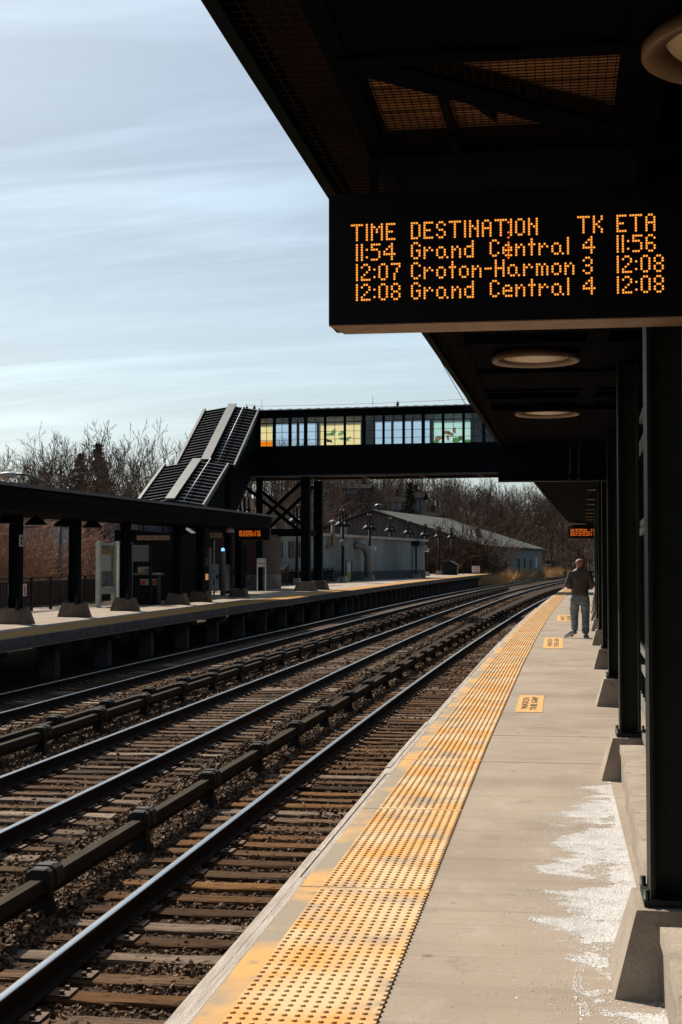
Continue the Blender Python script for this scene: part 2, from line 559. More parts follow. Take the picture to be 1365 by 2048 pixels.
# ------------------------------------------------------------------ terrain
def lerp_tab(tab, x):
    if x <= tab[0][0]: return tab[0][1]
    for (a, b), (c, d) in zip(tab, tab[1:]):
        if x <= c:
            return b + (d - b) * (x - a) / (c - a)
    return tab[-1][1]
HILL_H = [(-1.0, 9), (-0.40, 9), (-0.27, 12), (-0.18, 19), (-0.11, 19), (-0.05, 15), (0.03, 11), (0.2, 9)]
HILL_R = [(-1.0, 100), (-0.40, 105), (-0.25, 150), (-0.17, 205), (-0.05, 268), (0.05, 285), (0.2, 290)]
def ground_z(x, y):
    z = -1.62 + grade(max(0, y))
    if y > 5:
        th = x / y
        r = math.hypot(x, y)
        t = (r - lerp_tab(HILL_R, th)) / 150.0
        t = max(0.0, min(1.0, t))
        z += lerp_tab(HILL_H, th) * (t * t * (3 - 2 * t))
    if x < -22:
        z += min(1.2, (-22 - x) * 0.25)
    return z
def build_ground():
    xs = np.concatenate([np.linspace(-420, -60, 37), np.linspace(-55, 30, 69), np.linspace(40, 260, 23)])
    ys = np.concatenate([np.linspace(-60, 0, 7), np.linspace(5, 120, 47), np.linspace(126, 620, 100)])
    V = [(x, y, ground_z(x, y)) for y in ys for x in xs]
    nx = len(xs)
    F = [(j * nx + i, j * nx + i + 1, (j + 1) * nx + i + 1, (j + 1) * nx + i) for j in range(len(ys) - 1) for i in range(nx - 1)]
    o = np_mesh('ground', np.array(V), np.array(F), EARTH, smooth=True)
    tag(o, 'bare brown earth under the tracks and up the wooded hill', 'ground', kind='structure')
build_ground()

# ------------------------------------------------------------------ tracks
RAILZ = -1.22
TRACKS = [  # centre x at the camera, bend, rail xs
    (-2.815, bend_a, 'track beside the near platform'),
    (-6.515, bend_b, 'middle track'),
    (-11.19, bend_b, 'track beside the far platform')]
YS = list(np.concatenate([np.linspace(-6, 60, 45), np.linspace(63, 380, 80)]))
def ballast_bed():
    V, F = [], []
    prof = [(-14.6, -1.56), (-12.6, -1.47), (-9.3, -1.46), (-8.2, -1.45), (-4.9, -1.455), (-4.2, -1.455), (-0.6, -1.48)]
    for y in YS:
        for (x, z) in prof:
            b = bend_b(y) if x < -5 else bend_a(y)
            V.append((x + b, y, z + grade(y)))
    n = len(prof)
    for i in range(len(YS) - 1):
        for k in range(n - 1):
            F.append((i * n + k, i * n + k + 1, (i + 1) * n + k + 1, (i + 1) * n + k))
    o = np_mesh('ballast_bed', np.array(V), np.array(F), BED, smooth=True)
    tag(o, 'dark crushed stone bed under the tracks', 'track bed', kind='structure')
ballast_bed()

RAIL_PROF = [(-0.070, -0.180), (0.070, -0.180), (0.070, -0.168), (0.010, -0.145), (0.010, -0.048), (0.036, -0.034), (0.036, -0.0035),
             (-0.036, -0.0035), (-0.036, -0.034), (-0.010, -0.048), (-0.010, -0.145), (-0.070, -0.168)]
def rail(x, bend, label):
    path = [(x + bend(y), y, RAILZ + grade(y)) for y in YS]
    r = thing('rail', label, 'rail', (path[0][0], path[0][1], path[0][2]), 'running rails of the three tracks')
    MB().sweep(RAIL_PROF, path).build('rail_body', RAILSIDE, r)
    MB().sweep([(-0.034, -0.004), (0.034, -0.004), (0.030, 0.0005), (0.018, 0.004), (-0.018, 0.004), (-0.030, 0.0005)], path, smooth=True).build('rail_head', RAILTOP, r)
    return r
rail(-3.57, bend_a, 'bright steel rail nearest the near platform\'s yellow edge')
rail(-2.06, bend_a, 'steel rail hidden just under the near platform edge')
rail(-5.77, bend_b, 'steel rail of the middle track nearer the single covered third rail')
rail(-7.26, bend_b, 'steel rail of the middle track nearer the double covered third rails')
rail(-10.43, bend_b, 'thin bright rail in shade between third rails and far platform')
rail(-11.95, bend_b, 'dark rail directly below the far platform edge')

rng = random.Random(5)
def tie_mesh(i, L=2.6):
    m = MB()
    n, w, h = 8, 0.225, 0.17
    r = random.Random(100 + i)
    vs, fs = [], []
    for k in range(n + 1):
        x = -L / 2 + L * k / n
        j = lambda s: r.uniform(-s, s)
        vs += [(x, -w / 2 + j(.008), -h), (x, w / 2 + j(.008), -h), (x, w / 2 + j(.008), -.012 + j(.004)), (x, w / 2 - .012 + j(.008), j(.005)),
               (x, -w / 2 + .012 + j(.008), j(.005)), (x, -w / 2 + j(.008), -.012 + j(.004))]
    for k in range(n):
        for a in range(6):
            b = (a + 1) % 6
            fs.append((k * 6 + a, k * 6 + b, (k + 1) * 6 + b, (k + 1) * 6 + a))
    fs += [tuple(range(6))[::-1], tuple(n * 6 + a for a in range(6))]
    m.add(vs, fs)
    me = bpy.data.meshes.new('railroad_tie')
    me.from_pydata(m.v, [], m.f)
    me.materials.append(TIE_B if i >= 6 else TIE_A)
    return me
def plate_mesh():
    m = MB()
    for s in (0.0,):
        m.box(s - .175, s + .175, -.095, .095, 0.002, .020)
        for dx in (-.11, .11):
            for dy in (-.055, .055):
                m.box(s + dx - .014, s + dx + .014, dy - .014, dy + .014, .02, .045)
    me = bpy.data.meshes.new('tie_plate')
    me.from_pydata(m.v, [], m.f)
    me.materials.append(STEEL)
    return me
TIE_ME = [tie_mesh(i) for i in range(12)]
PLATE = plate_mesh()
TIE_LAB = ['weathered wooden tie of the track beside the near platform', 'weathered wooden tie of the middle track', 'shaded wooden tie of the track beside the far platform']
TIE_GRP = ['ties of the track beside the near platform', 'ties of the middle track', 'ties of the track beside the far platform']
tie_spots = []
for ti, (cx, bend, _) in enumerate(TRACKS):
    y = 4.6 if ti == 0 else (11.0 if ti == 1 else 20.0)
    while y < 150:
        tie_spots.append((y, ti, cx + bend(y) + rng.uniform(-.05, .05), y + rng.uniform(-.03, .03), rng.uniform(-.02, .02)))
        y += 0.497
far_ties = MB()
tie_spots.sort()
QUOTA = {0: 120, 1: 130, 2: 45}
cnt = {0: 0, 1: 0, 2: 0}
for (y0, ti, x, y, rz) in tie_spots:
    z = RAILZ - 0.20 + grade(y)
    if cnt[ti] < QUOTA[ti]:
        cnt[ti] += 1
        t = bpy.data.objects.new('railroad_tie', rng.choice(TIE_ME[:6] if ti == 0 else TIE_ME[6:]))
        COL.objects.link(t)
        t.location = (x, y, z + rng.uniform(-.008, .004)); t.rotation_euler = (rng.uniform(-.02, .02), 0, rz)
        tag(t, TIE_LAB[ti], 'railway tie', TIE_GRP[ti])
        if y < 45:
            for sx in (-0.752, 0.752):
                p = bpy.data.objects.new('tie_plate', PLATE)
                COL.objects.link(p)
                p.parent = t
                p.location = (sx, 0, 0)
    else:
        far_ties.box(x - 1.3, x + 1.3, y - .11, y + .11, z - .1, z)
tag(far_ties.build('distant_railway_ties', TIE), 'rows of wooden ties far down the tracks', 'railway ties', kind='stuff')

# loose ballast stones
def stones(name, N_dens, ylo, yhi, smin, smax, seed, label):
    rs = np.random.RandomState(seed)
    area_pts = []
    Xlo, Xhi = -10.3, -1.0
    n = int(N_dens * (Xhi - Xlo) * (yhi - ylo))
    X = rs.uniform(Xlo, Xhi, n); Y = rs.uniform(ylo, yhi, n)
    keep = X > (-0.415 * Y - 1.2)
    X, Y = X[keep], Y[keep]
    n = len(X)
    size = rs.uniform(smin, smax, n) * (0.75 + 0.5 * rs.rand(n))
    bx = np.where(X < -5, np.array([bend_b(y) for y in Y]), np.array([bend_a(y) for y in Y]))
    gr = np.array([grade(y) for y in Y])
    # height: a little below tie tops between the rails, heaped between the tracks
    dt = np.min(np.abs(X[:, None] - np.array([-2.815, -6.515, -11.19])[None, :]), axis=1)
    base = np.where(dt < 1.30, -1.468, -1.446)
    size = np.where(dt < 1.30, size * .82, size)
    Z = base + rs.normal(0, 0.013, n) + gr + 0.02 * np.sin(X * 3.1 + Y * 1.3) * np.sin(Y * 2.3)
    cube = np.array([(x, y, z) for z in (-1, 1) for y in (-1, 1) for x in (-1, 1)], dtype=float) * 0.5
    P = cube[None] * (1 + rs.uniform(-.42, .42, (n, 8, 3)))
    P *= np.stack([np.ones(n), rs.uniform(.6, 1, n), rs.uniform(.45, .8, n)], 1)[:, None, :]
    # random rotations
    q = rs.normal(size=(n, 4)); q /= np.linalg.norm(q, axis=1, keepdims=True)
    w, a, b, c = q.T
    R = np.stack([1 - 2 * (b * b + c * c), 2 * (a * b - c * w), 2 * (a * c + b * w), 2 * (a * b + c * w), 1 - 2 * (a * a + c * c), 2 * (b * c - a * w),
                  2 * (a * c - b * w), 2 * (b * c + a * w), 1 - 2 * (a * a + b * b)], 1).reshape(n, 3, 3)
    P = np.einsum('nij,nkj->nki', R, P) * size[:, None, None]
    P += np.stack([X + bx, Y, Z], 1)[:, None, :]
    q4 = np.array([(0, 2, 3, 1), (4, 5, 7, 6), (0, 1, 5, 4), (2, 6, 7, 3), (0, 4, 6, 2), (1, 3, 7, 5)])
    F = (np.arange(n)[:, None, None] * 8 + q4[None]).reshape(-1, 4)
    o = np_mesh(name, P.reshape(-1, 3), F, STONE)
    tag(o, label, 'ballast', kind='stuff')
stones('ballast_stones', 800, 5.0, 17.0, 0.024, 0.054, 1, 'loose crushed stones between rails and ties in the foreground')
stones('ballast_stones', 380, 17.0, 34.0, 0.034, 0.066, 2, 'loose crushed stones between the rails further along')
stones('ballast_stones', 50, 70.0, 125.0, 0.10, 0.16, 4, 'loose crushed stones far along the three tracks')
stones('ballast_stones', 150, 34.0, 70.0, 0.06, 0.10, 3, 'loose crushed stones of the track bed in the distance')

# third rails under cover boards
def third_rail(x, bend, label, y0, phase, step=2.85, y1=150.0):
    zc = RAILZ + 0.125
    ys = [y for y in YS if y <= y1]
    t = thing('third_rail', label, 'third rail', (x, 0, zc), 'covered third rails')
    MB().sweep([(-.056, -.012), (-.049, .010), (.049, .010), (.056, -.012), (.056, -.105), (.047, -.105), (.047, -.014), (-.047, -.014)],
               [(x + bend(y), y, zc + grade(y)) for y in ys]).build('cover_board', COVER, t)
    MB().sweep([(-.03, -.10), (.03, -.10), (.03, -.17), (-.03, -.17)], [(x + bend(y), y, zc + grade(y)) for y in ys]).build('conductor_rail', RAILSIDE, t)
    cap = MB()
    for (s, yy) in ((1.0, -.17), (1.18, -.15), (1.18, .15), (1.0, .17)):
        pass
    prof = [(-.115, -.07), (-.113, .02), (-.098, .06), (-.06, .085), (.06, .085), (.098, .06), (.113, .02), (.115, -.07)]
    cap.sweep(prof, [(0, -.17, -.002), (0, -.155, .010), (0, .155, .010), (0, .17, -.002)], smooth=False)
    cap.sweep([(a * 1.08, b * 1.12) for a, b in prof], [(0, -.05, .012), (0, .05, .012)])
    brk = MB()
    brk.box(-.055, .055, -.06, .06, -.30, -.02)
    brk.frustum(-.14, .10, -.10, .10, -.36, -.06, .055, -.07, .07, -.20)
    capo = bporg = None
    y, k = y0 + phase, 0
    rest_c, rest_b = MB(), MB()
    while y < y1:
        loc = (bend(y), y, grade(y))
        if k == 0:
            capo = MB_local(cap, 'cover_cap', CAPM, t, loc); bporg = MB_local(brk, 'support_bracket', BLACK, t, loc)
        elif k < 48:
            for s in (capo, bporg):
                c = s.copy(); COL.objects.link(c); c.location = loc
        else:
            rest_c.box(x + loc[0] - .1, x + loc[0] + .1, y - .16, y + .16, zc + loc[2] - .05, zc + loc[2] + .065)
            rest_b.box(x + loc[0] - .055, x + loc[0] + .055, y - .06, y + .06, zc + loc[2] - .33, zc + loc[2] - .02)
        y += step; k += 1
    if rest_c.v:
        tag(rest_c.build('cover_cap', CAPM, t), kind='stuff')
        tag(rest_b.build('support_bracket', BLACK, t), kind='stuff')
def MB_local(mb, name, m, parent, loc):
    me = bpy.data.meshes.new(name)
    me.from_pydata(mb.v, [], mb.f)
    me.materials.append(m)
    o = link(name, me, parent)
    o.location = loc
    return o
third_rail(-4.36, bend_a, 'covered third rail between the near track and the middle track', 9.0, -0.10)
third_rail(-8.17, bend_b, 'covered third rail beside the middle track, nearer of the pair', 9.0, 1.5)
third_rail(-8.52, bend_b, 'covered third rail of the pair closer to the far platform', 9.0, 0.2)

# ------------------------------------------------------------------ near platform
def platform_concrete():
    m = pmat('platform_concrete', (0.42, 0.345, 0.275), 0.9, c2=(0.335, 0.272, 0.215), scale=0.9, detail=10, lo=0.35, hi=0.65, spec=0.15)
    N, L = m.node_tree.nodes, m.node_tree.links
    b = N['Principled BSDF']
    src = b.inputs['Base Color'].links[0].from_socket
    t = [n for n in N if n.type == 'TEX_COORD'][0]
    def noise(scale, stretch, detail=6, rough=0.6):
        mp_ = N.new('ShaderNodeMapping'); mp_.inputs['Scale'].default_value = stretch
        L.new(t.outputs['Object'], mp_.inputs[0])
        n = N.new('ShaderNodeTexNoise'); n.inputs['Scale'].default_value = scale; n.inputs['Detail'].default_value = detail
        n.inputs['Roughness'].default_value = rough
        L.new(mp_.outputs[0], n.inputs['Vector'])
        return n.outputs['Fac']
    def rng_(v, a, b_, c=0.0, d=1.0):
        r = N.new('ShaderNodeMapRange'); r.inputs['From Min'].default_value = a; r.inputs['From Max'].default_value = b_
        r.inputs['To Min'].default_value = c; r.inputs['To Max'].default_value = d
        L.new(v, r.inputs['Value']); return r.outputs[0]
    def mix(fac, a, col):
        x = N.new('ShaderNodeMix'); x.data_type = 'RGBA'
        L.new(fac, x.inputs[0]); L.new(a, x.inputs[6]); x.inputs[7].default_value = (*col, 1)
        return x.outputs[2]
    streak = noise(1.0, (0.25, 6.5, 1), 8, 0.7)
    c = mix(rng_(streak, 0.52, 0.72, 0, 0.55), src, (0.19, 0.145, 0.105))
    c = mix(rng_(noise(1.0, (0.3, 9, 1), 7, 0.65), 0.56, 0.78, 0, 0.5), c, (0.50, 0.44, 0.37))
    c = mix(rng_(noise(3.3, (1, 1, 1), 8, 0.7), 0.58, 0.72, 0, 0.55), c, (0.20, 0.155, 0.12))
    c = mix(rng_(noise(0.75, (1, .6, 1), 9, 0.62), 0.52, 0.68, 0, 0.45), c, (0.24, 0.19, 0.15))
    vm = N.new('ShaderNodeMapping'); vm.inputs['Scale'].default_value = (.55, .33, 1)
    nv = N.new('ShaderNodeTexNoise'); nv.inputs['Scale'].default_value = 3.0; nv.inputs['Detail'].default_value = 6
    L.new(t.outputs['Object'], nv.inputs['Vector'])
    av = N.new('ShaderNodeVectorMath'); av.operation = 'MULTIPLY_ADD'
    L.new(nv.outputs['Color'], av.inputs[0]); av.inputs[1].default_value = (.5, .5, 0); L.new(t.outputs['Object'], av.inputs[2])
    L.new(av.outputs[0], vm.inputs[0])
    vo = N.new('ShaderNodeTexVoronoi'); vo.feature = 'DISTANCE_TO_EDGE'; vo.inputs['Scale'].default_value = 1.0
    L.new(vm.outputs[0], vo.inputs['Vector'])
    c = mix(rng_(vo.outputs['Distance'], 0.0, 0.003, 0.10, 0.0), c, (0.10, 0.08, 0.06))
    vs = N.new('ShaderNodeTexVoronoi'); vs.feature = 'F1'; vs.inputs['Scale'].default_value = 2.6
    L.new(t.outputs['Object'], vs.inputs['Vector'])
    c = mix(rng_(vs.outputs['Distance'], 0.045, 0.075, 0.6, 0.0), c, (0.13, 0.105, 0.085))
    c = mix(rng_(noise(55, (1, 1, 1), 2, 0.5), 0.65, 0.75, 0, 0.8), c, (0.10, 0.08, 0.065))
    c = mix(rng_(noise(2.2, (1.6, 0.9, 1), 5, 0.6), 0.60, 0.75, 0, 0.35), c, (0.58, 0.54, 0.50))
    L.new(c, b.inputs['Base Color'])
    bp = N.new('ShaderNodeBump'); bp.inputs['Strength'].default_value = 0.35; bp.inputs['Distance'].default_value = 0.004
    ad = N.new('ShaderNodeMath'); ad.operation = 'ADD'
    L.new(noise(1.0, (2.0, 55, 1), 4), ad.inputs[0]); L.new(noise(90, (1, 1, 1), 4), ad.inputs[1])
    L.new(ad.outputs[0], bp.inputs['Height']); L.new(bp.outputs[0], b.inputs['Normal'])
    return m
PLATC = platform_concrete()
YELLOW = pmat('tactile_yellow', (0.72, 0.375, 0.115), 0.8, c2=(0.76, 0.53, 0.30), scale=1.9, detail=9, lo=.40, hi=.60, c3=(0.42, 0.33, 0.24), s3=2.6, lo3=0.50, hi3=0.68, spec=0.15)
YELLOWP = pmat('pad_yellow_paint', (0.74, 0.42, 0.15), 0.8, c2=(0.66, 0.40, 0.18), scale=6, c3=(0.60, 0.47, 0.33), s3=12, lo3=0.58, hi3=0.7, spec=0.1)
WORNSTRIP = pmat('worn_yellow_margin', (0.70, 0.40, 0.15), 0.85, c2=(0.36, 0.30, 0.23), scale=1.3, detail=8, lo=0.42, hi=0.56, c3=(0.30, 0.25, 0.20), s3=5, lo3=0.55, hi3=0.7, spec=0.1)
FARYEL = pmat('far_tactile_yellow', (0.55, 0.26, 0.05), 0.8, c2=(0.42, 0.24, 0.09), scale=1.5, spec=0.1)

PEX, TRX = -1.335, -0.625
JOINTS = [2.1, 4.55, 6.85, 9.1, 11.42, 13.2, 17.8, 22.6, 27.4, 32.2, 37, 42, 47, 52, 57, 62, 67, 72, 77, 82, 87, 92, 97, 102, 107, 112, 117, 122, 127]
CJ = [11.42, 13.2, 22.6, 32.2, 42, 52, 62, 72, 82, 92, 102, 112, 122]          # full-width slab joints
def slab_wob(i):
    return random.Random(i * 7 + 3).uniform(-.018, .018)
def pbend(y):                                       # the edge is built in straight slabs: a slightly faceted curve
    ks = [-6] + CJ + [140]
    for a, b in zip(ks, ks[1:]):
        if y <= b:
            t = (y - a) / (b - a)
            return bend_a(a) * (1 - t) + bend_a(b) * t
    return bend_a(y)
plat = thing('platform', 'sunlit concrete platform with yellow tactile edge beside the camera', 'platform', (0, 0, 0))
YP = sorted(set([-6.0, 0.0] + JOINTS + [2 * k for k in range(1, 70)]))
slab = MB()
secs = list(zip([-6.0] + CJ, CJ + [140.0]))
for (a, b) in secs:
    pa, pb = a + 0.009, b - 0.009
    ring = []
    for y in (pa, pb):
        s, g = pbend(y), grade(y) * 1.0
        ring.append([(-1.255 + s, y, g), (7.0 + s, y, g), (7.0 + s, y, g - .30), (-1.255 + s, y, g - .30)])
    vs = ring[0] + ring[1]
    # subdivide along the slab so it follows the bend
    n = max(1, int((b - a) / 4))
    vs, fs = [], []
    for i in range(n + 1):
        y = pa + (pb - pa) * i / n
        s, g = pbend(y), grade(y)
        vs += [(-1.255 + s, y, g), (7.0 + s, y, g), (7.0 + s, y, g - .30), (-1.255 + s, y, g - .30)]
    for i in range(n):
        for k in range(4):
            k2 = (k + 1) % 4
            fs.append((i * 4 + k, i * 4 + k2, (i + 1) * 4 + k2, (i + 1) * 4 + k))
    fs += [(0, 1, 2, 3), tuple(n * 4 + k for k in (3, 2, 1, 0))]
    slab.add(vs, fs)
slab.build('platform_slab', PLATC, plat)
jt = MB()
for y in CJ:
    jt.box(-1.25 + pbend(y), 7 + pbend(y), y - .0085, y + .0085, grade(y) - .2, grade(y) - .012)
jt.build('joint_filler', INK, plat)
# edge boards
eb = MB()
r = random.Random(8)
for (x0, x1) in ((-1.335, -1.298), (-1.294, -1.256)):
    y = -6.0 + r.uniform(0, 2)
    while y < 138:
        L_ = r.uniform(2.6, 3.6)
        n = max(2, int(L_ / 1.2))
        vs, fs = [], []
        dz, dx = r.uniform(-.008, .004), r.uniform(-.014, .006)
        for i in range(n + 1):
            yy = y + (L_ - .012) * i / n
            s, g = pbend(yy), grade(yy)
            jx = r.uniform(-.004, .004)
            vs += [(x0 + s + dx + jx, yy, g + dz - .006), (x0 + s + dx + .006, yy, g + dz), (x1 + s, yy, g + dz), (x1 + s, yy, g - .24), (x0 + s + dx, yy, g - .24)]
        for i in range(n):
            for k in range(5):
                k2 = (k + 1) % 5
                fs.append((i * 5 + k, i * 5 + k2, (i + 1) * 5 + k2, (i + 1) * 5 + k))
        fs += [(0, 1, 2, 3, 4), tuple(n * 5 + k for k in (4, 3, 2, 1, 0))]
        eb.add(vs, fs)
        y += L_
eb.build('edge_board', EDGEW, plat)
# tactile paving: base tiles with gaps at the joints, then rows of truncated domes
tb, mg = MB(), MB()
for a, b in zip([-6.0] + JOINTS, JOINTS + [130.0]):
    n = max(1, int((b - a) / 2.5))
    for i in range(n):
        ya, yb = a + (b - a) * i / n + (.007 if i == 0 else 0), a + (b - a) * (i + 1) / n - (.007 if i == n - 1 else 0)
        for (mm, xa, xb, h) in ((tb, -1.150, TRX, .006), (mg, -1.25, -1.152, .004)):
            vs = []
            for y in (ya, yb):
                s, g = pbend(y), grade(y)
                vs += [(xa + s, y, g + h), (xb + s, y, g + h), (xa + s, y, g), (xb + s, y, g)]
            mm.add(vs, [(0, 1, 5, 4), (0, 2, 3, 1), (5, 7, 6, 4), (0, 4, 6, 2), (1, 3, 7, 5)])
tac = tb.build('tactile_strip', YELLOW, plat)
mg.build('worn_margin', WORNSTRIP, plat)
def domes():
    Vs, Fs, base = [], [], 0
    y = 1.0
    ring_hi = [(math.cos(a), math.sin(a)) for a in [2 * math.pi * k / 10 for k in range(10)]]
    ring_lo = [(math.cos(a), math.sin(a)) for a in [2 * math.pi * k / 6 for k in range(6)]]
    jset = JOINTS
    while y < 100:
        if min(abs(y - j) for j in jset) > 0.032:
            rg = ring_hi if y < 16 else ring_lo
            n = len(rg)
            s, g = pbend(y), grade(y)
            for k in range(12):
                x = -1.132 + k * 0.0455 + s
                z = g + .006
                V = [(x + .0135 * c, y + .0135 * t, z) for c, t in rg] + [(x + .0085 * c, y + .0085 * t, z + .0062) for c, t in rg]
                Vs += V
                Fs += [(base + i, base + (i + 1) % n, base + n + (i + 1) % n, base + n + i) for i in range(n)]
                Fs += [tuple(base + n + i for i in range(n))]
                base += 2 * n
        y += 0.0555
    me = bpy.data.meshes.new('tactile_dome')
    me.from_pydata(Vs, [], Fs)
    me.materials.append(YELLOW)
    o = link('tactile_domes', me, tac)
    o['kind'] = 'stuff'
domes()
# supporting wall set back under the platform
MB().sweep([(-.75, -.30), (-.45, -.30), (-.45, -1.75), (-.75, -1.75)], [(bend_a(y), y, grade(y)) for y in range(-6, 140, 4)]).build('support_wall', EDGEC, plat)

# painted warning pads
PADINK = pmat('worn_black_lettering', (.09, .055, .03), .8, c2=(.30, .18, .08), scale=25, lo=.5, hi=.7)
def pad(cx, y0, y1, x0, x1, label, words=True):
    p0 = MB()
    s0, g0 = 0, grade((y0 + y1) / 2)
    t = thing('warning_pad', label, 'floor marking', (cx, (y0 + y1) / 2, g0), 'yellow warning pads painted on the platform')
    p0.box(x0, x1, y0, y1, g0 + .001, g0 + .005)
    p0.build('painted_pad', YELLOWP, t)
    if words:
        L_ = y1 - y0
        w = x1 - x0
        for k, (tx, off) in enumerate((('WATCH', -.17), ('THE GAP', .17))):
            lt = text_mesh('lettering', tx, w * .34, (cx + off * w, (y0 + y1) / 2, g0 + .008), (0, 1, 0), (-1, 0, 0), PADINK, t, ext=0.001, bold=.001)
            ys_ = [v.co.y for v in lt.data.vertices]
            f_ = L_ * (.66 if k == 0 else .78) / (max(ys_) - min(ys_))
            for v in lt.data.vertices: v.co.y *= f_
q = [at_z(1027, 1425, 0), at_z(1080, 1425, 0), at_z(1088, 1392, 0)]
pad((q[0].x + q[1].x) / 2 + .02, q[0].y, q[2].y, q[0].x + .02, q[1].x + .03, 'yellow painted pad with black lettering, nearest to the camera')
q = [at_z(1082, 1297, 0), at_z(1121, 1297, 0), at_z(1122, 1276, 0)]
pad((q[0].x + q[1].x) / 2 + .05, q[0].y, q[2].y, q[0].x + .04, q[1].x + .06, 'yellow painted pad with black lettering just behind the man\'s shoes')
q = [at_z(1112, 1243, 0), at_z(1147, 1243, 0), at_z(1150, 1231, 0)]
pad((q[0].x + q[1].x) / 2 + .05, q[0].y, q[2].y, q[0].x + .04, q[1].x + .06, 'faded yellow painted pad beyond the man')

# spilled de-icing salt
def salt():
    rs = np.random.RandomState(4)
    G = np.random.RandomState(11).rand(256, 256)
    def vn(x, y):
        xi, yi = np.floor(x).astype(int), np.floor(y).astype(int)
        fx, fy = x - xi, y - yi
        fx, fy = fx * fx * (3 - 2 * fx), fy * fy * (3 - 2 * fy)
        g = lambda a, b: G[a % 256, b % 256]
        return (g(xi, yi) * (1 - fx) + g(xi + 1, yi) * fx) * (1 - fy) + (g(xi, yi + 1) * (1 - fx) + g(xi + 1, yi + 1) * fx) * fy
    def fbm(x, y):
        return .5 * vn(x, y) + .27 * vn(x * 2.1 + 7, y * 2.1 + 3) + .15 * vn(x * 4.3 + 1, y * 4.3 + 9) + .08 * vn(x * 9 + 5, y * 9 + 2)
    n = 420000
    Y = 4.2 + 6.4 * rs.rand(n) ** 1.3
    X = -.26 + .63 * rs.rand(n)
    d = .372 - X
    R = np.interp(Y, [4.2, 4.6, 4.95, 5.15, 5.4, 5.9, 6.3, 6.8, 7.3, 7.8, 8.4, 8.9, 9.3, 9.8, 10.2, 10.6], [.40, .40, .38, .34, .35, .33, .34, .37, .33, .40, .36, .38, .27, .26, .2, .0])
    f = fbm(X * 2.6 + .4 * Y, Y * 4.2 + X * .8)
    score = 1.0 - d / np.maximum(R, .01) + 3.0 * (f - .5)
    p = np.clip(score * 1.7, 0, .93)
    p = np.maximum(p, np.clip(.035 * (score + .9), 0, .05))
    streak = ((np.abs(X - .075 - .01 * np.sin(Y * 9)) < .016) & (Y > 4.75) & (Y < 5.75)) * .5 * vn(X * 60, Y * 18)
    p = np.maximum(p, streak)
    hole = (fbm(X * 5 + 31, Y * 7 + 12) > .60) & (d > .03)
    p = np.where(hole, p * .15, p)
    inped = (Y > 5.25) & (Y < 5.82) & (X > .19)
    inped2 = (Y > 10.5) & (X > .25)
    p = np.where(inped | inped2, 0, p)
    keep = rs.rand(n) < p
    X, Y = X[keep], Y[keep]
    n = len(X)
    s = rs.uniform(.0016, .0042, n) * np.where(rs.rand(n) < .02, 2.0, 1.0)
    a = rs.uniform(0, 2 * np.pi, n)
    gz = np.array([grade(y) for y in Y]) + .0008
    P = np.zeros((n, 4, 3))
    for k in range(3):
        P[:, k, 0] = X + s * np.cos(a + 2.094 * k); P[:, k, 1] = Y + 1.6 * s * np.sin(a + 2.094 * k); P[:, k, 2] = gz
    P[:, 3, 0] = X + rs.uniform(-.3, .3, n) * s; P[:, 3, 1] = Y; P[:, 3, 2] = gz + s * rs.uniform(.2, .6, n)
    F = (np.arange(n)[:, None, None] * 4 + np.array([(0, 1, 3), (1, 2, 3), (2, 0, 3)])[None]).reshape(-1, 3)
    o = np_mesh('salt', P.reshape(-1, 3), F, SALT)
    tag(o, 'white spilled de-icing salt swept against the low wall', 'salt', kind='stuff')
salt()
# one dead twig in the salt
tw = MB().tube([(.03, 4.62, .008), (.06, 4.60, .012), (.085, 4.585, .01), (.11, 4.575, .007)], [.004, .006, .006, .003], 6)
tag(tw.build('twig', pmat('dead_twig', (.05, .03, .02), .9)), 'small dark twig lying in the salt on the platform', 'twig')
# ------------------------------------------------------------------ near canopy columns, low wall, windscreens
COLY = [5.53, 10.8, 16.3, 22.1, 28.6, 34.7, 41.3, 47.9, 54.9, 62.9, 70.0, 77.0, 84.0, 91.0, 98.0, 105.0, 112.0]
COLG = 'green steel columns on concrete pedestals under the near canopy'
def make_column(label):
    t = thing('canopy_column', label, 'column', (0, 0, 0), COLG)
    MB().frustum(0, .62, -.27, .27, 0, .085, .58, -.185, .185, .30).build('pedestal', CONC, t)
    MB().box(.115, .335, -.14, .14, .302, .327).build('base_plate', POSTG, t)
    c = MB()
    c.box(.140, .152, -.115, .115, .329, 3.44)
    c.box(.154, .278, -.006, .006, .329, 3.44)
    c.box(.280, .292, -.115, .115, .329, 3.44)
    c.box(.1545, .1600, -.10, -.094, .329, 3.44)
    c.build('shaft', POSTG, t)
    b = MB()
    for sx in (.125, .318):
        for sy in (-.12, .12):
            b.lathe([(.0, .36), (.012, .36), (.012, .328), (.016, .328)], (sx, sy, 0), 8)
    b.build('anchor_bolt', POSTG, t)
    return t
ORD = ['nearest green column, with salt around its pedestal', 'second green column from the camera, where the low wall ends', 'third green column from the camera',
       'fourth green column from the camera', 'fifth green column from the camera, level with the walking man', 'sixth green column from the camera',
       'seventh green column from the camera', 'eighth green column from the camera', 'ninth green column from the camera', 'tenth green column from the camera']
c0 = None
for i, y in enumerate(COLY):
    loc = (.188 + bend_c(y), y, grade(y))
    lab = ORD[i] if i < len(ORD) else 'distant green column beyond the walking man, merged with its neighbours'
    if c0 is None:
        c0 = make_column(lab); c0.location = loc
    else:
        clone(c0, loc, lab)

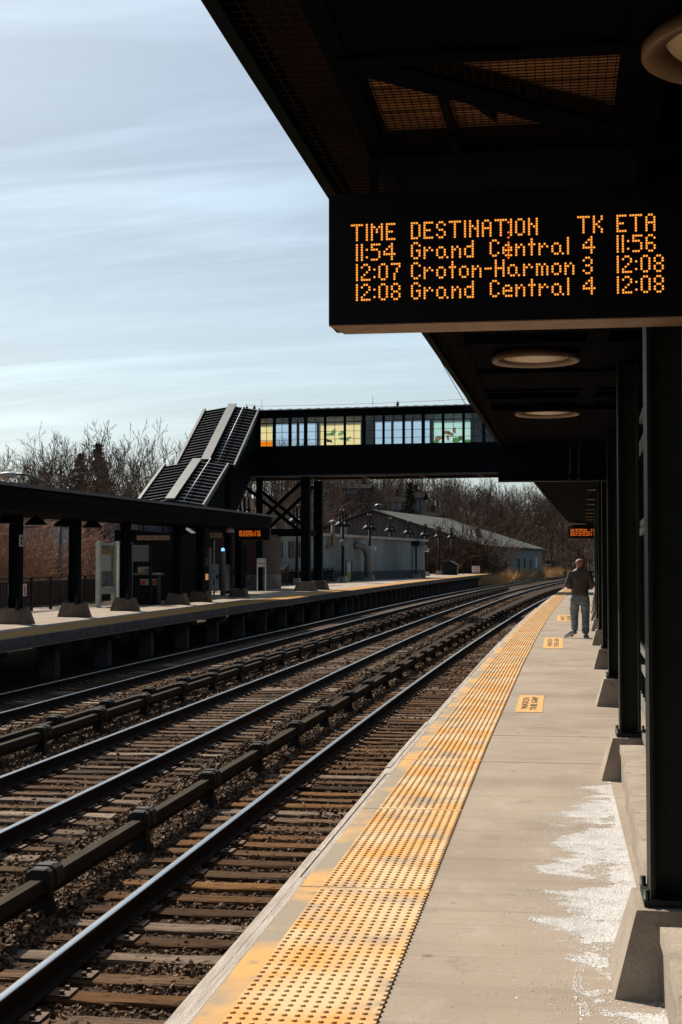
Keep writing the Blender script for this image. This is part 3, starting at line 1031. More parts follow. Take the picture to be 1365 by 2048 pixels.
# the low wall between camera and second column
def wall_x(y):
    return .365 + bend_c(y) * 0.55
lw = thing('low_wall', 'low concrete block wall with coping beside the first two columns', 'wall', (.45, 5, 0))
wb, wc = MB(), MB()
y = 0.2
ys = [0.2, 1.6, 3.0, 4.45, 5.25]
for a, b in ((0.2, 1.6), (1.606, 3.1), (3.106, 4.42), (4.426, 5.26), (5.80, 6.9), (6.906, 8.2), (8.206, 9.4), (9.406, 10.52)):
    wb.box(.365 + bend_c(a) * .9, .60, a, b, 0, .205)
    wc.box(.355 + bend_c(a) * .9, .62, a + .002, b - .002, .207, .265)
wb.build('block_course', CONC, lw)
wc.build('coping', CONC, lw)

def make_fence(label, L):
    """dark windscreen between two columns: rails with sunlit tops, upright bars, back sheet"""
    t = thing('windscreen', label, 'screen', (0, 0, 0), 'dark metal windscreens between the near columns')
    f = MB()
    for z in (.33, .82, 1.86, 2.62):
        f.box(-.05, .055, 0, L, z - .022, z + .022)
    f.build('rail', GREYP, t)
    s = MB()
    n = int(L / .38)
    for k in range(n + 1):
        y = L * k / n
        s.box(-.012, .028, y - .02, y + .02, .29, 3.0)
    s.build('upright', GREEN, t)
    MB().box(.062, .075, 0, L, .30, 3.3).build('sheet', SOFFIT, t)  # dark sheet stands in for the shaded interior behind the bars
    return t
FL = ['dark windscreen panel right beside the camera', 'dark windscreen panel between first and second column', 'dark windscreen panel between second and third column',
      'dark windscreen panel between third and fourth column']
spans = [(0.3, 5.40), (5.68, 10.65)] + [(a + .15, b - .15) for a, b in zip(COLY[1:8], COLY[2:9])]
for i, (a, b) in enumerate(spans):
    xa = .188 + bend_c(max(a, 5.3)) + (.345 if i < 2 else .42)
    t = make_fence(FL[i] if i < len(FL) else 'dark windscreen panel far down the platform, behind the columns', b - a)
    t.location = (xa, a, grade(a))
    t.rotation_euler = (0, 0, -math.atan2(bend_c(b) - bend_c(max(a, 5.3)), b - a))
# unseen wall added behind the windscreens to block sky light
wl_ = thing('sky_block_wall', 'unseen dark wall added behind the windscreens to block sky light', 'wall', (3.4, 0, 0))
MB().sweep([(3.4, 0), (3.5, 0), (3.5, 3.2), (3.4, 3.2)], [(bend_c(y), y, grade(y)) for y in range(-4, 130, 4)]).build('block_panel', SOFFIT, wl_)

# ------------------------------------------------------------------ near canopy (first section)
CZ = 3.06
def e1(y):
    return -.905 + .85 * .55 * (1 - math.exp(-max(0, y - 5.3) / 25.0)) + .55 * bend_a(y)
can = thing('platform_canopy', 'dark canopy with netted timber bay overhead, holding the departure board', 'canopy', (0, 5, CZ))
YE = 17.7
bays = [(4.12, 5.10), (9.05, 9.55), (12.2, 12.7)]
segs, last = [], -4.0
for a, b in bays:
    segs.append((last, a)); last = b
segs.append((last, YE))
sf = MB()
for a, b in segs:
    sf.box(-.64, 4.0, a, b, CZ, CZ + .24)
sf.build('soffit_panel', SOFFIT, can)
lb = MB()
lb.box(.20, .34, -4, YE, CZ - .015, CZ + .23)
lb.box(-.665, -.60, -4, YE, CZ - .012, CZ + .23)
for a, b in bays:
    lb.box(-.64, 4.0, a - .05, a + .03, CZ - .02, CZ + .22)
    lb.box(-.64, 4.0, b - .03, b + .06, CZ - .02, CZ + .22)
lb.box(-.60, 2.0, 13.25, 13.40, CZ - .062, CZ - .001)
lb.box(-.60, 2.0, 10.9, 11.02, CZ - .03, CZ - .001)
lb.build('roof_beam', SOFFIT, can)
for a, b in bays:
    dk = MB()
    n = 8
    for k in range(n):
        ya, yb = a + .01 + (b - a) * k / n, a + (b - a) * (k + 1) / n - .004
        dk.box(-.60, .20 if a < 5 else 4.0, ya, yb, CZ + .07 + .004 * (k % 2), CZ + .10)
    dk.build('timber_deck', DECKW, can)
br = MB()
p0, p1 = at_z(800, 135, CZ + .03), at_z(1200, 243, CZ + .03)
br.bar(p0 + (p0 - p1) * .2, p1 + (p1 - p0) * .05, .13, .06)
g0, g1, g2 = at_z(930, 200, CZ + .02), at_z(993, 246, CZ + .02), at_z(998, 215, CZ + .02)
br.prism([g0, g1, g2], (0, 0, .03))
br.build('diagonal_brace', SOFFIT, can)
hr = MB().tube([at_z(884, 190, CZ + .06), at_z(908, 270, CZ + .02)], .017, 10).tube([at_z(906, 262, CZ + .02), at_z(912, 292, CZ - .01)], .026, 10)
hr.build('hanger_rod', GREEN, can)
# roof edge: gutter board, netted strip behind it
ed = MB()
ypts = list(np.linspace(-4, YE, 12))
ed.sweep([(-.012, -.02), (.03, -.02), (.03, .42), (-.012, .42)], [(e1(y), y, CZ) for y in ypts])
ed.build('fascia', GREEN, can)
MB().sweep([(.0, .44), (.3, .44), (4.9, .60), (4.9, .46), (.3, .27), (.0, .27)], [(e1(y), y, CZ) for y in ypts]).build('roof_sheet', SOFFIT, can)
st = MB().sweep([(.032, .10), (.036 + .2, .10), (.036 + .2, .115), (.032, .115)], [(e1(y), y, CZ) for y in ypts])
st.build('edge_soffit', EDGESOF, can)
nb = MB()
t_ = .0028
y = 4.12
while y < 5.10:
    nb.box(-.60, .20, y, y + t_, CZ + .012, CZ + .012 + t_); y += .027
x = -.60
while x < .20:
    nb.box(x, x + t_, 4.12, 5.10, CZ + .016, CZ + .016 + t_); x += .027
nbe = MB()
y = 2.0
while y < YE - .2:
    nbe.box(e1(y) + .03, -.62, y, y + .004, CZ + .012, CZ + .016); y += .05
for k in range(6):
    xx = -.85 + .04 * k
    nbe.box(xx, xx + .004, 2.0, YE - .2, CZ + .016, CZ + .02)
nb.build('bird_net', NET, can)
nbe.build('edge_net', NET, can)
# downstand end beam with two conduits
pe = at_y(997, 962, 17.7)
db = MB()
db.box(pe.x, 2.2, 17.72, 18.0, pe.z, CZ + .45)
db.build('end_beam', GREEN, can)
MB().box(pe.x + .003, 2.2, 17.66, 17.716, pe.z - .012, pe.z + .008).build('beam_flange', POSTG, can)
cd = MB()
for (px, topx) in ((1141, 1190), (1158, 1200)):
    a = at_y(px, 955, 17.6); b = at_y(px + 1, 885, 17.6)
    pts = [a, b] + [b + Vector((.14 * (1 - math.cos(t)), 0, .14 * math.sin(t))) for t in (0.5, 1.0, 1.57)] + [b + Vector((.5, 0, .14))]
    cd.tube(pts, .018, 8)
    cd.lathe([(.001, -.05), (.035, -.05), (.035, .01), (.02, .02)], tuple(a), 10)
cd.build('conduit', POSTG, can)

# second, higher section beyond the end beam
CZ2 = 3.457
def e2(y):
    b = -.507 + (bend_c(y) - bend_c(32.4)) + .0093 * (y - 32.4)
    return b
can2 = thing('platform_canopy', 'dark far section of the near canopy, beyond the downstand beam', 'canopy', (0, 40, CZ2))
yp2 = list(np.linspace(18.3, 128, 30))
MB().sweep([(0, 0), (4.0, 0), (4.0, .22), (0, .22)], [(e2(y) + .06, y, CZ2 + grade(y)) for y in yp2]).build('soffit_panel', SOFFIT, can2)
MB().sweep([(-.02, -.02), (.04, -.02), (.04, .34), (-.02, .34)], [(e2(y), y, CZ2 + grade(y)) for y in yp2]).build('fascia', GREEN, can2)
MB().sweep([(0, .35), (4.0, .45), (4.0, .5), (0, .40)], [(e2(y), y, CZ2 + grade(y)) for y in yp2]).build('roof_sheet', SOFFIT, can2)

# ceiling lamps
def make_lamp(R):
    t = thing('ceiling_lamp', 'x', 'lamp', (0, 0, 0), 'round ceiling lamps under the near canopy')
    MB().lathe([(.78 * R, .012), (.80 * R, -.012), (.97 * R, -.03), (1.0 * R, -.024), (1.0 * R, .0), (.9 * R, .03), (.6 * R, .075), (.001, .08)], n=40).build('reflector_ring', CREAM, t)
    MB().lathe([(.001, -.016), (.4 * R, -.014), (.72 * R, -.002), (.775 * R, .014)], n=40).build('diffuser', LENS, t)
    return t
L0 = make_lamp(.31)
p = at_z(1072, 716, CZ - .035); L0.location = p; L0['label'] = 'round cream ceiling lamp just below the big departure board'
p = at_z(1095, 824, CZ - .035); clone(L0, p, 'round ceiling lamp seen edge-on, second beyond the departure board')
p = at_z(1508, 84, CZ - .035); clone(L0, p, 'round ceiling lamp cut off at the upper right, nearest the camera')
labs = ['first round lamp beyond the downstand beam', 'second round lamp beyond the downstand beam', 'third round lamp beyond the downstand beam', 'fourth round lamp beyond the downstand beam',
        'fifth round lamp beyond the downstand beam', 'sixth round lamp beyond the downstand beam', 'seventh round lamp beyond the downstand beam']
for k, (px, py) in enumerate(((1191, 979), (1187, 998), (1186, 1008), (1183, 1018.5), (1182, 1026), (1181, 1033), (1181, 1039))):
    p = at_z(px, py, CZ2 - .03 + .0)
    for it in range(3):
        p = at_z(px, py, CZ2 - .03 + grade(p.y))
    clone(L0, p, labs[k], scale=.62)
p = at_y(1156, 1046.5, 59.0); clone(L0, p, 'round lamp hanging just in front of the far departure board on the near platform', scale=1.1)

# ------------------------------------------------------------------ departure boards
FONT = {
 'T': ["#####", "..#..", "..#..", "..#..", "..#..", "..#..", "..#.."], 'I': ["#"] * 7, 'M': ["#...#", "##.##", "#.#.#", "#.#.#", "#...#", "#...#", "#...#"],
 'E': ["####", "#...", "#...", "###.", "#...", "#...", "####"], 'D': ["###.", "#..#", "#..#", "#..#", "#..#", "#..#", "###."],
 'S': [".##.", "#..#", "#...", ".##.", "...#", "#..#", ".##."], 'N': ["#..#", "#..#", "##.#", "#.##", "#..#", "#..#", "#..#"],
 'A': [".##.", "#..#", "#..#", "####", "#..#", "#..#", "#..#"], 'O': [".##.", "#..#", "#..#", "#..#", "#..#", "#..#", ".##."],
 'K': ["#..#", "#..#", "#.#.", "##..", "#.#.", "#..#", "#..#"], '1': ["#"] * 7, '2': [".##.", "#..#", "...#", "..#.", ".#..", "#...", "####"],
 '5': ["####", "#...", "###.", "...#", "...#", "...#", "###."], '4': ["...#.", "..##.", ".#.#.", "#..#.", "#####", "...#.", "...#."],
 '7': ["####", "...#", "..#.", "..#.", ".#..", ".#..", ".#.."], '0': [".##.", "#..#", "#..#", "#..#", "#..#", "#..#", ".##."],
 '8': [".##.", "#..#", "#..#", ".##.", "#..#", "#..#", ".##."], '6': [".##.", "#..#", "#...", "###.", "#..#", "#..#", ".##."],
 '3': [".##.", "#..#", "...#", ".##.", "...#", "#..#", ".##."], ':': [".", ".", "#", ".", ".", "#", "."],
 'G': [".##.", "#..#", "#...", "#.##", "#..#", "#..#", ".##."], 'r': ["....", "....", "#.#.", "##.#", "#...", "#...", "#..."],
 'a': [".....", ".....", ".##..", "#..#.", "#..#.", "#..#.", ".##.#"], 'n': ["....", "....", "#.#.", "##.#", "#..#", "#..#", "#..#"],
 'd': ["...#", "...#", ".###", "#..#", "#..#", "#..#", ".###"], 'C': [".##.", "#..#", "#...", "#...", "#...", "#..#", ".##."],
 'e': ["....", "....", ".##.", "#..#", "####", "#...", ".###"], 't': [".#.", ".#.", "###", ".#.", ".#.", ".#.", ".#."], 'l': ["#"] * 7,
 'o': ["....", "....", ".##.", "#..#", "#..#", "#..#", ".##."], '-': ["...", "...", "...", "###", "...", "...", "..."],
 'H': ["#..#", "#..#", "#..#", "####", "#..#", "#..#", "#..#"], 'm': [".....", ".....", "##.#.", "#.#.#", "#.#.#", "#.#.#", "#.#.#"]}
LINES = [[(0, 'TIME'), (24, 'DESTINATION'), (89, 'TK'), (104, 'ETA')],
         [(2, '11:54'), (24, 'Grand'), (55, 'Central'), (91, '4'), (104, '11:56')],
         [(2, '12:07'), (24, 'Croton-Harmon'), (91, '3'), (104, '12:08')],
         [(2, '12:08'), (24, 'Grand'), (55, 'Central'), (91, '4'), (104, '12:08')]]
LIT = set()
for r_, line in enumerate(LINES):
    for c_, word in line:
        for ch in word:
            g = FONT[ch]
            for i, row in enumerate(g):
                for j, b in enumerate(row):
                    if b == '#':
                        LIT.add((c_ + j, r_ * 8 + i))
            c_ += len(g[0]) + 1
STUCK = {(62, 1), (62, 5), (62, 7), (62, 9), (62, 11), (62, 12), (62, 13), (62, 14), (62, 15)} - LIT
LED = pmat('amber_led', (0.2, 0.06, 0.01), 0.5, emit=(1.0, 0.34, 0.05), estr=1.15)
LEDR = pmat('stuck_red_led', (0.2, 0.03, 0.01), 0.5, emit=(1.0, 0.15, 0.02), estr=0.95)
LEDF = pmat('orange_led', (0.2, 0.04, 0.01), 0.5, emit=(1.0, 0.20, 0.02), estr=2.4)
BOARDF = pmat('board_face', (0.006, 0.006, 0.009), 0.5, spec=0.2)
BOARDU = pmat('board_underside', (0.34, 0.215, 0.14), 0.6, c2=(0.22, 0.14, 0.09), scale=8)
def board(label, W, H, D, pitch, ox, oz, dots, led, hang, name_loc, low=False):
    """origin = lower left front corner; ox, oz = first dot (top left)"""
    t = thing('departure_board', label, 'departure board', name_loc, 'amber departure boards')
    L_ = Vector(name_loc)
    def P(x, y, z):
        return (L_.x + x, L_.y + y, L_.z + z)
    b = MB()
    x, y, z = P(0, 0, 0)
    b.box(x, x + W, y, y + D, z + .004, z + H)
    b.build('housing', BOARDF, t)
    u = MB()
    u.prism([P(0, .002, .002), P(W, .002, .002), P(W, D, .002), P(.03, D, .002)], (0, 0, -.004))
    u.build('underside', BOARDU, t)
    for nm, mt, S in (('lettering', led, LIT), ('stuck_dot', LEDR if led is LED else led, STUCK)):
        d = MB()
        for (c, r) in S:
            cx, cz = ox + c * pitch, oz - r * pitch
            n = 8 if not low else 4
            rr = pitch * .43
            vs = [P(cx + rr * math.cos(2 * math.pi * k / n), -.0015, cz + rr * math.sin(2 * math.pi * k / n)) for k in range(n)]
            vs += [P(cx + rr * .55 * math.cos(2 * math.pi * k / n), -.0015 - rr * .5, cz + rr * .55 * math.sin(2 * math.pi * k / n)) for k in range(n)]
            d.add(vs, [tuple(range(n, 2 * n))] + [(k, (k + 1) % n, n + (k + 1) % n, n + k) for k in range(n)])
        d.build(nm, mt, t)
    for fx in (.12, .88):
        MB().bar(P(W * fx, D / 2, H), P(W * fx, D / 2, H + hang), .03, .03).build('hanger', BLACK, t)
    return t
BY = 5.0
pl, pr = at_y(704.5, 451, BY), at_y(1325, 424, BY)
pitch = (pr.x - pl.x) / 121.0
c_ = at_y(658, 651, BY)
ct = at_y(659, 391, BY)
rt = at_y(1375, 640, BY)
board('large black departure board with amber train times, nearest the camera', rt.x - c_.x, ct.z - c_.z, .19, pitch, pl.x - c_.x, pl.z - c_.z, None, LED, max(.03, CZ - ct.z), (c_.x, BY, c_.z))
# its bright hanging strap at the outer corner
stp = MB()
a = at_y(668, 387, BY + .05); stp.box(a.x - .008, a.x + .03, BY + .04, BY + .06, ct.z, ct.z + .012)
tag(stp.build('hanging_strap', GALV), 'small bright metal strap on the departure board corner', 'strap')

Y2 = 69.0
c2_ = at_y(1137.5, 1077, Y2); t2_ = at_y(1141, 1061, Y2)
W2, H2 = 1.60, .58
sc2 = .0107
board('small distant departure board with glowing orange rows over the near platform', W2 - .1, H2, .2, sc2, .09, H2 - .13, None, LEDF, .25, (c2_.x, Y2, c2_.z), low=True)
ps = at_y(1152, 1085, 66.0); pw = at_y(1176, 1077.5, 66.0)
hs = thing('hanging_sign', 'blank tan hanging sign under the distant departure board', 'sign', (ps.x, 66, ps.z))
MB().box(ps.x, pw.x, 66, 66.05, ps.z, pw.z).build('sign_panel', CREAM, hs)
MB().bar((ps.x + .1, 66.02, pw.z), (ps.x + .1, 66.02, CZ2 + grade(66)), .02, .02).build('hanger', BLACK, hs)
MB().bar((pw.x - .1, 66.02, pw.z), (pw.x - .1, 66.02, CZ2 + grade(66)), .02, .02).build('hanger', BLACK, hs)
# ------------------------------------------------------------------ far platform
def at_x(x, y, X):
    r = ray(x, y)
    return _O + r * (X / r.x)
def zf(Y):
    return -0.143 + 0.0045 * (Y - 40)
def bx(Y):
    return bend_b(Y) * 0.75
FEX = -12.85
FP0, FP1 = 16.0, 188.0
fpl = thing('platform', 'long platform across the tracks with its shaded yellow edge', 'platform', (FEX, 60, 0))
ysf = list(np.linspace(FP0, FP1, 60))
MB().sweep([(FEX - .03, 0), (-20.9, 0), (-20.9, -.30), (FEX - .03, -.30)], [(bx(y), y, zf(y)) for y in ysf]).build('platform_slab', PLATC, fpl)
MB().sweep([(FEX, .002), (FEX - .10, .002), (FEX - .10, -.24), (FEX, -.24)], [(bx(y), y, zf(y)) for y in ysf]).build('edge_beam', EDGEC, fpl)
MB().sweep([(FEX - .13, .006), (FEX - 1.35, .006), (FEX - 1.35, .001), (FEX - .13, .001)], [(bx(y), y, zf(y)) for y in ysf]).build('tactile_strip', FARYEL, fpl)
pr_ = MB().box(-.22, .22, -.22, .22, -1.55, -.30).box(-.5, .5, -.3, .3, -.55, -.302)
pil0 = None
k = 0
y = 24.0
while y < 186 and k < 100:
    for X_ in (-13.9, -17.5):
        if k >= 100: break
        loc = Vector((X_ + bx(y), y, zf(y))) - wloc(fpl)
        if pil0 is None:
            pil0 = MB_local(pr_, 'support_pier', EDGEC, fpl, loc)
        else:
            c = pil0.copy(); COL.objects.link(c); c.location = loc
        k += 1
    y += 4.6 if y < 88 else 2.6

# canopy columns on their pedestals
def make_far_column():
    t = thing('canopy_column', 'x', 'column', (0, 0, 0), 'dark columns on concrete pedestals under the far canopy')
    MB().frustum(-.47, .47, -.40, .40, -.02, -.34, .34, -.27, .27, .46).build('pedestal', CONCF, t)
    c = MB()
    for s in (-1, 1):
        c.box(s * .155 - .012, s * .155 + .012, -.15, .15, .49, 3.35)
    c.box(-.142, .142, -.012, .012, .49, 3.35)
    c.box(-.3, .3, -.26, .26, .462, .489)
    c.build('shaft', GREEN, t)
    u = MB().tube([(.18, -.33, .42), (.2, -.35, .62), (.22, -.35, .75)], [.07, .05, .06], 8)
    u.build('uplight', BLACK, t)
    return t
FC = [(32, 'far canopy column at the left edge of the picture with a small white notice'), (150, 'second far canopy column from the left, before the tangled brush'),
      (251, 'third far canopy column, beside the white timetable frames'), (355, 'far canopy column with a rust stained pedestal'),
      (401, 'far canopy column right of the rust stained pedestal'), (478, 'last far canopy column, left of the glowing departure board')]
f0 = None
for px, lab in FC:
    d = 15.8 * 2845 / (1115 - px) / .9886
    Y = at_depth(px, 1100, d).y
    loc = (-15.8, Y, zf(Y))
    if f0 is None:
        f0 = make_far_column(); f0.location = loc; f0['label'] = lab
    else:
        clone(f0, loc, lab)
notice = MB().box(0, .16, 0, .02, 0, .5)
pn = at_x(40, 1093, -15.56)
ntc = thing('notice', 'small white notice fixed to the leftmost far column', 'notice', pn)
MB().box(pn.x, pn.x + .02, pn.y - .05, pn.y + .22, pn.z, pn.z + .34).build('plate', WHITE, ntc)
MB().box(pn.x + .021, pn.x + .024, pn.y + .02, pn.y + .14, pn.z + .06, pn.z + .15).box(pn.x + .021, pn.x + .024, pn.y + .02, pn.y + .14, pn.z + .19, pn.z + .28).build('printing', INK, ntc)

# the canopy itself: deep fascia, thin projecting roof, dark underside
def czb(y):
    return 2.987 + 0.0104 * (y - 34.5)
cy0, cy1 = 18.0, 68.3
fc = thing('platform_canopy', 'long low dark canopy over the far platform', 'canopy', (-14, 50, 3.2))
yc = list(np.linspace(cy0, cy1, 18))
FX = -13.85
MB().sweep([(FX, 0), (FX - .04, 0), (FX - .04, .36), (FX, .36)], [(0, y, czb(y)) for y in yc]).build('lower_fascia', pmat('fascia_paint', (.004, .004, .006), .7, spec=.02, c2=(.007, .0065, .007), scale=1.2, stretch=(1, .3, 1)), fc)
MB().sweep([(FX + .03, .355), (FX - .04, .362), (FX - .04, .60), (FX + .03, .60)], [(0, y, czb(y)) for y in yc]).build('upper_fascia', pmat('fascia_board', (.006, .0055, .006), .7, spec=.02, c2=(.011, .0095, .009), scale=1.2, stretch=(1, .3, 1)), fc)
MB().sweep([(FX + .10, .61), (FX + .10, .70), (FX - 1.3, .78), (-16.95, .72), (-16.95, .61)], [(0, y, czb(y)) for y in list(np.linspace(cy0, cy1 + .9, 18))]).build('roof_sheet', pmat('canopy_roof_sheet', (.05, .05, .05), .5, c2=(.09, .085, .08), scale=2), fc)
MB().sweep([(FX - .05, .02), (-16.9, .02), (-16.9, .60), (FX - .05, .60)], [(0, y, czb(y)) for y in yc]).build('soffit', SOFFIT, fc)
y = cy0 + 1.5
while y < cy1:
    for dz in (.06, .15, .24):
        MB().ball((FX + .006, y, czb(y) + dz), .03, 6, 4).build('bolt', BLACK, fc)
    y += 5.15
# enamel lamp shades under it
def make_shade():
    t = thing('canopy_lamp', 'x', 'lamp', (0, 0, 0), 'dark shade lamps under the far canopy')
    MB().lathe([(.34, -.30), (.33, -.28), (.16, -.12), (.07, -.08), (.05, -.05)], n=20).build('lamp_shade', BLACK, t)
    MB().tube([(0, 0, -.05), (0, 0, .05)], .03, 8).build('stem', BLACK, t)
    return t
sh0 = None
for k, (px, lab) in enumerate(((10, 'dark shade lamp under the far canopy at the left picture edge'), (72, 'dark shade lamp under the far canopy, right of the leftmost column'),
                               (128, 'dark shade lamp under the far canopy, left of the second column'), (185, 'dark shade lamp under the far canopy, right of the second column'))):
    p = at_x(px, 1030, -15.3)
    loc = (p.x, p.y, czb(p.y) + .03)
    if sh0 is None:
        sh0 = make_shade(); sh0.location = loc; sh0['label'] = lab
    else:
        clone(sh0, loc, lab)

# railing behind the far platform
def railing(name, label, pts, h=1.22, step=.14, post=2.0, cat='railing'):
    t = thing(name, label, cat, pts[0])
    rl, bars, posts = MB(), MB(), MB()
    for a, b in zip(pts, pts[1:]):
        a, b = Vector(a), Vector(b)
        L_ = (b - a).length
        for z in (h, .14, h - .14):
            rl.bar(a + Vector((0, 0, z)), b + Vector((0, 0, z)), .05, .05)
        n = max(1, int(L_ / step))
        for k in range(n):
            p = a.lerp(b, (k + .5) / n)
            bars.bar(p + Vector((0, 0, .14)), p + Vector((0, 0, h - .14)), .032, .032)
        n = max(1, int(round(L_ / post)))
        for k in range(n + 1):
            p = a.lerp(b, k / n)
            if k == 0 and a != Vector(pts[0]): continue
            MB().bar(p, p + Vector((0, 0, h + .02)), .09, .09).build('post', BLACK, t)
    rl.build('handrail', BLACK, t); bars.build('picket', BLACK, t);
    return t
railing('railing', 'black picket railing before the reddish brush at the far platform back', [(-19.1, y, zf(y)) for y in (30, 38, 46, 54, 62)])
railing('railing', 'black picket railing along the sunlit end of the far platform', [(-20.4 + bx(y), y, zf(y)) for y in (76, 90, 104, 118, 132, 146, 160, 174, 186)], h=1.15)
# stair railing going down behind the platform
a, b = at_x(533, 1173, -19.2), at_x(577, 1145, -19.9)
railing('stair_railing', 'sloping black stair railing left of the bridge legs', [(a.x, a.y, a.z - .4), (b.x, b.y, b.z - .3)], h=.9)
# warning notices on the railing
for (px, py, lab) in ((22, 1180, 'orange and white notice on the black railing at the left picture edge'), (49, 1180, 'orange notice on the railing just right of the leftmost column')):
    p = at_x(px, py, -19.0)
    n = thing('railing_notice', lab, 'notice', p)
    w = .50 if px < 30 else .34
    MB().box(p.x, p.x + .02, p.y - w * .5, p.y + w * .5, p.z - .22, p.z + .22).build('plate', WHITE, n)
    MB().box(p.x + .021, p.x + .026, p.y - w * .18, p.y + w * .18, p.z - .19, p.z + .17).build('orange_panel', RED, n)

# timetable frames (cream posts around a glazed case)
ALM = pmat('frame_aluminium', (.72, .73, .64), .5, c2=(.60, .61, .54), scale=3)
CASEG = pmat('case_glass', (.32, .38, .35), .2, c2=(.12, .155, .15), scale=2.5, spec=.6)
def frame(px0, px1, py0, py1, X, lab, case=True):
    a, b = at_x(px0, py1, X), at_x(px1, py1, X)
    zt = at_x((px0 + px1) / 2, py0, X).z
    z0 = zf((a.y + b.y) / 2)
    t = thing('timetable_frame', lab, 'information board', (X, (a.y + b.y) / 2, z0))
    f = MB()
    f.box(X - .08, X + .08, a.y, a.y + .26, z0, zt)
    f.box(X - .08, X + .08, b.y - .22, b.y, z0, zt - .04)
    f.box(X - .06, X + .06, a.y + .26, b.y - .22, zt - .16, zt - .05)
    f.box(X - .06, X + .06, a.y + .26, b.y - .22, z0 + .50, z0 + .78)
    f.build('frame', ALM, t)
    if case:
        MB().box(X - .03, X + .03, a.y + .27, b.y - .23, z0 + .79, zt - .17).build('glazed_case', CASEG, t)
        MB().box(X + .032, X + .036, a.y + .36, b.y - .62, zt - 1.2, zt - .5).build('poster', WHITE, t)
        MB().box(X + .037, X + .041, a.y + .36, b.y - .55, zt - .52, zt - .3).build('header', pmat('orange_header', (.5, .28, .08), .6), t)
    return t
frame(195, 229, 1083, 1216, -18.0, 'cream timetable frame with glazed case between second and third far columns')
frame(234, 262, 1083, 1212, -18.0, 'cream timetable frame hidden behind the third far column')
# hung signs and small furniture in the shade
def flat_sign(name, lab, cat, px0, px1, py0, py1, X, m, words=None, size=None, inkm=None, hang=False, facing='x'):
    a, b = at_x(px0, py1, X), at_x(px1, py1, X)
    zt = at_x((px0 + px1) / 2, py0, X).z
    ymid, zmid = (a.y + b.y) / 2, (a.z + b.z) / 2 / 2 + zt / 2
    t = thing(name, lab, cat, (X, ymid, a.z))
    MB().box(X - .03, X, a.y, b.y, (a.z + b.z) / 2, zt).build('sign_panel', m, t)
    if words:
        n = len(words)
        H = zt - (a.z + b.z) / 2
        for i, wd in enumerate(words):
            text_mesh('lettering', wd, size, (X + .006, ymid, zt - H * (i + .5) / n), (0, 1, 0), (0, 0, 1), inkm or INK, t)
    if hang:
        MB().bar((X - .015, a.y + .2, zt), (X - .015, a.y + .2, czb(a.y) + .05), .03, .03).bar((X - .015, b.y - .2, zt), (X - .015, b.y - .2, czb(b.y) + .05), .03, .03).build('hanger', BLACK, t)
    return t
def cross_sign(name, lab, cat, px0, px1, py0, py1, Y, m, words=None, size=None, inkm=None, hang=None, posts=False, grp=None):
    """panel across the platform, facing the camera"""
    a, b = at_y(px0, py1, Y), at_y(px1, py0, Y)
    t = thing(name, lab, cat, (a.x, Y, a.z), grp)
    MB().box(a.x, b.x, Y, Y + .05, a.z, b.z).build('sign_panel', m, t)
    if words:
        n = len(words)
        for i, wd in enumerate(words):
            if wd == '=':
                zc_, ww_ = b.z - (b.z - a.z) * (i + .5) / n, (b.x - a.x) * (.40 - .05 * (i % 2))
                MB().box((a.x + b.x) / 2 - ww_, (a.x + b.x) / 2 + ww_, Y - .006, Y - .002, zc_ - size * .3, zc_ + size * .3).build('printed_line', inkm or INK, t)
                continue
            text_mesh('lettering', wd, size, ((a.x + b.x) / 2, Y - .006, b.z - (b.z - a.z) * (i + .5) / n), (1, 0, 0), (0, 0, 1), inkm or INK, t)
    if hang:
        for f in (.2, .8):
            xx = a.x + (b.x - a.x) * f
            MB().box(xx - .03, xx + .03, Y + .01, Y + .04, b.z + .001, hang).build('hanger', BLACK, t)
    if posts:
        for xx in (a.x - .06, b.x + .06):
            MB().box(xx - .06, xx + .06, Y, Y + .09, zf(Y), b.z + .08).build('post', BLACK if posts == 'dark' else ALM, t)
    return t
SIGNT = pmat('tan_sign_panel', (.50, .36, .28), .6, c2=(.40, .29, .22), scale=5)
cross_sign('direction_sign', 'tan hanging sign with dark wording about trains to New York', 'sign', 274, 339, 1071, 1080, 55.0, SIGNT, ['\u2190 To New York, Tracks 2 & 4'], .16, hang=3.2)
cross_sign('grey_panel', 'plain grey square panel under the far canopy', 'panel', 264, 298, 1090, 1123, 57.0, GREYP, posts='dark')
cross_sign('hanging_sign', 'blank cream hanging sign left of the white dome camera', 'sign', 420, 444, 1065, 1076, 62.0, pmat('cream_sign', (.36, .31, .22), .6), hang=3.3)
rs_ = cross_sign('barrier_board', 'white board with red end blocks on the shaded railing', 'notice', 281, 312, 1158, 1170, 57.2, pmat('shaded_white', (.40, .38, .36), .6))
a, b = at_y(282, 1169, 57.2), at_y(291, 1160, 57.2)
MB().box(a.x, b.x, 57.185, 57.197, a.z, b.z).build('red_block', RED, rs_)
a, b = at_y(305, 1169, 57.2), at_y(312, 1160, 57.2)
MB().box(a.x, b.x, 57.185, 57.197, a.z, b.z).build('red_block', RED, rs_)
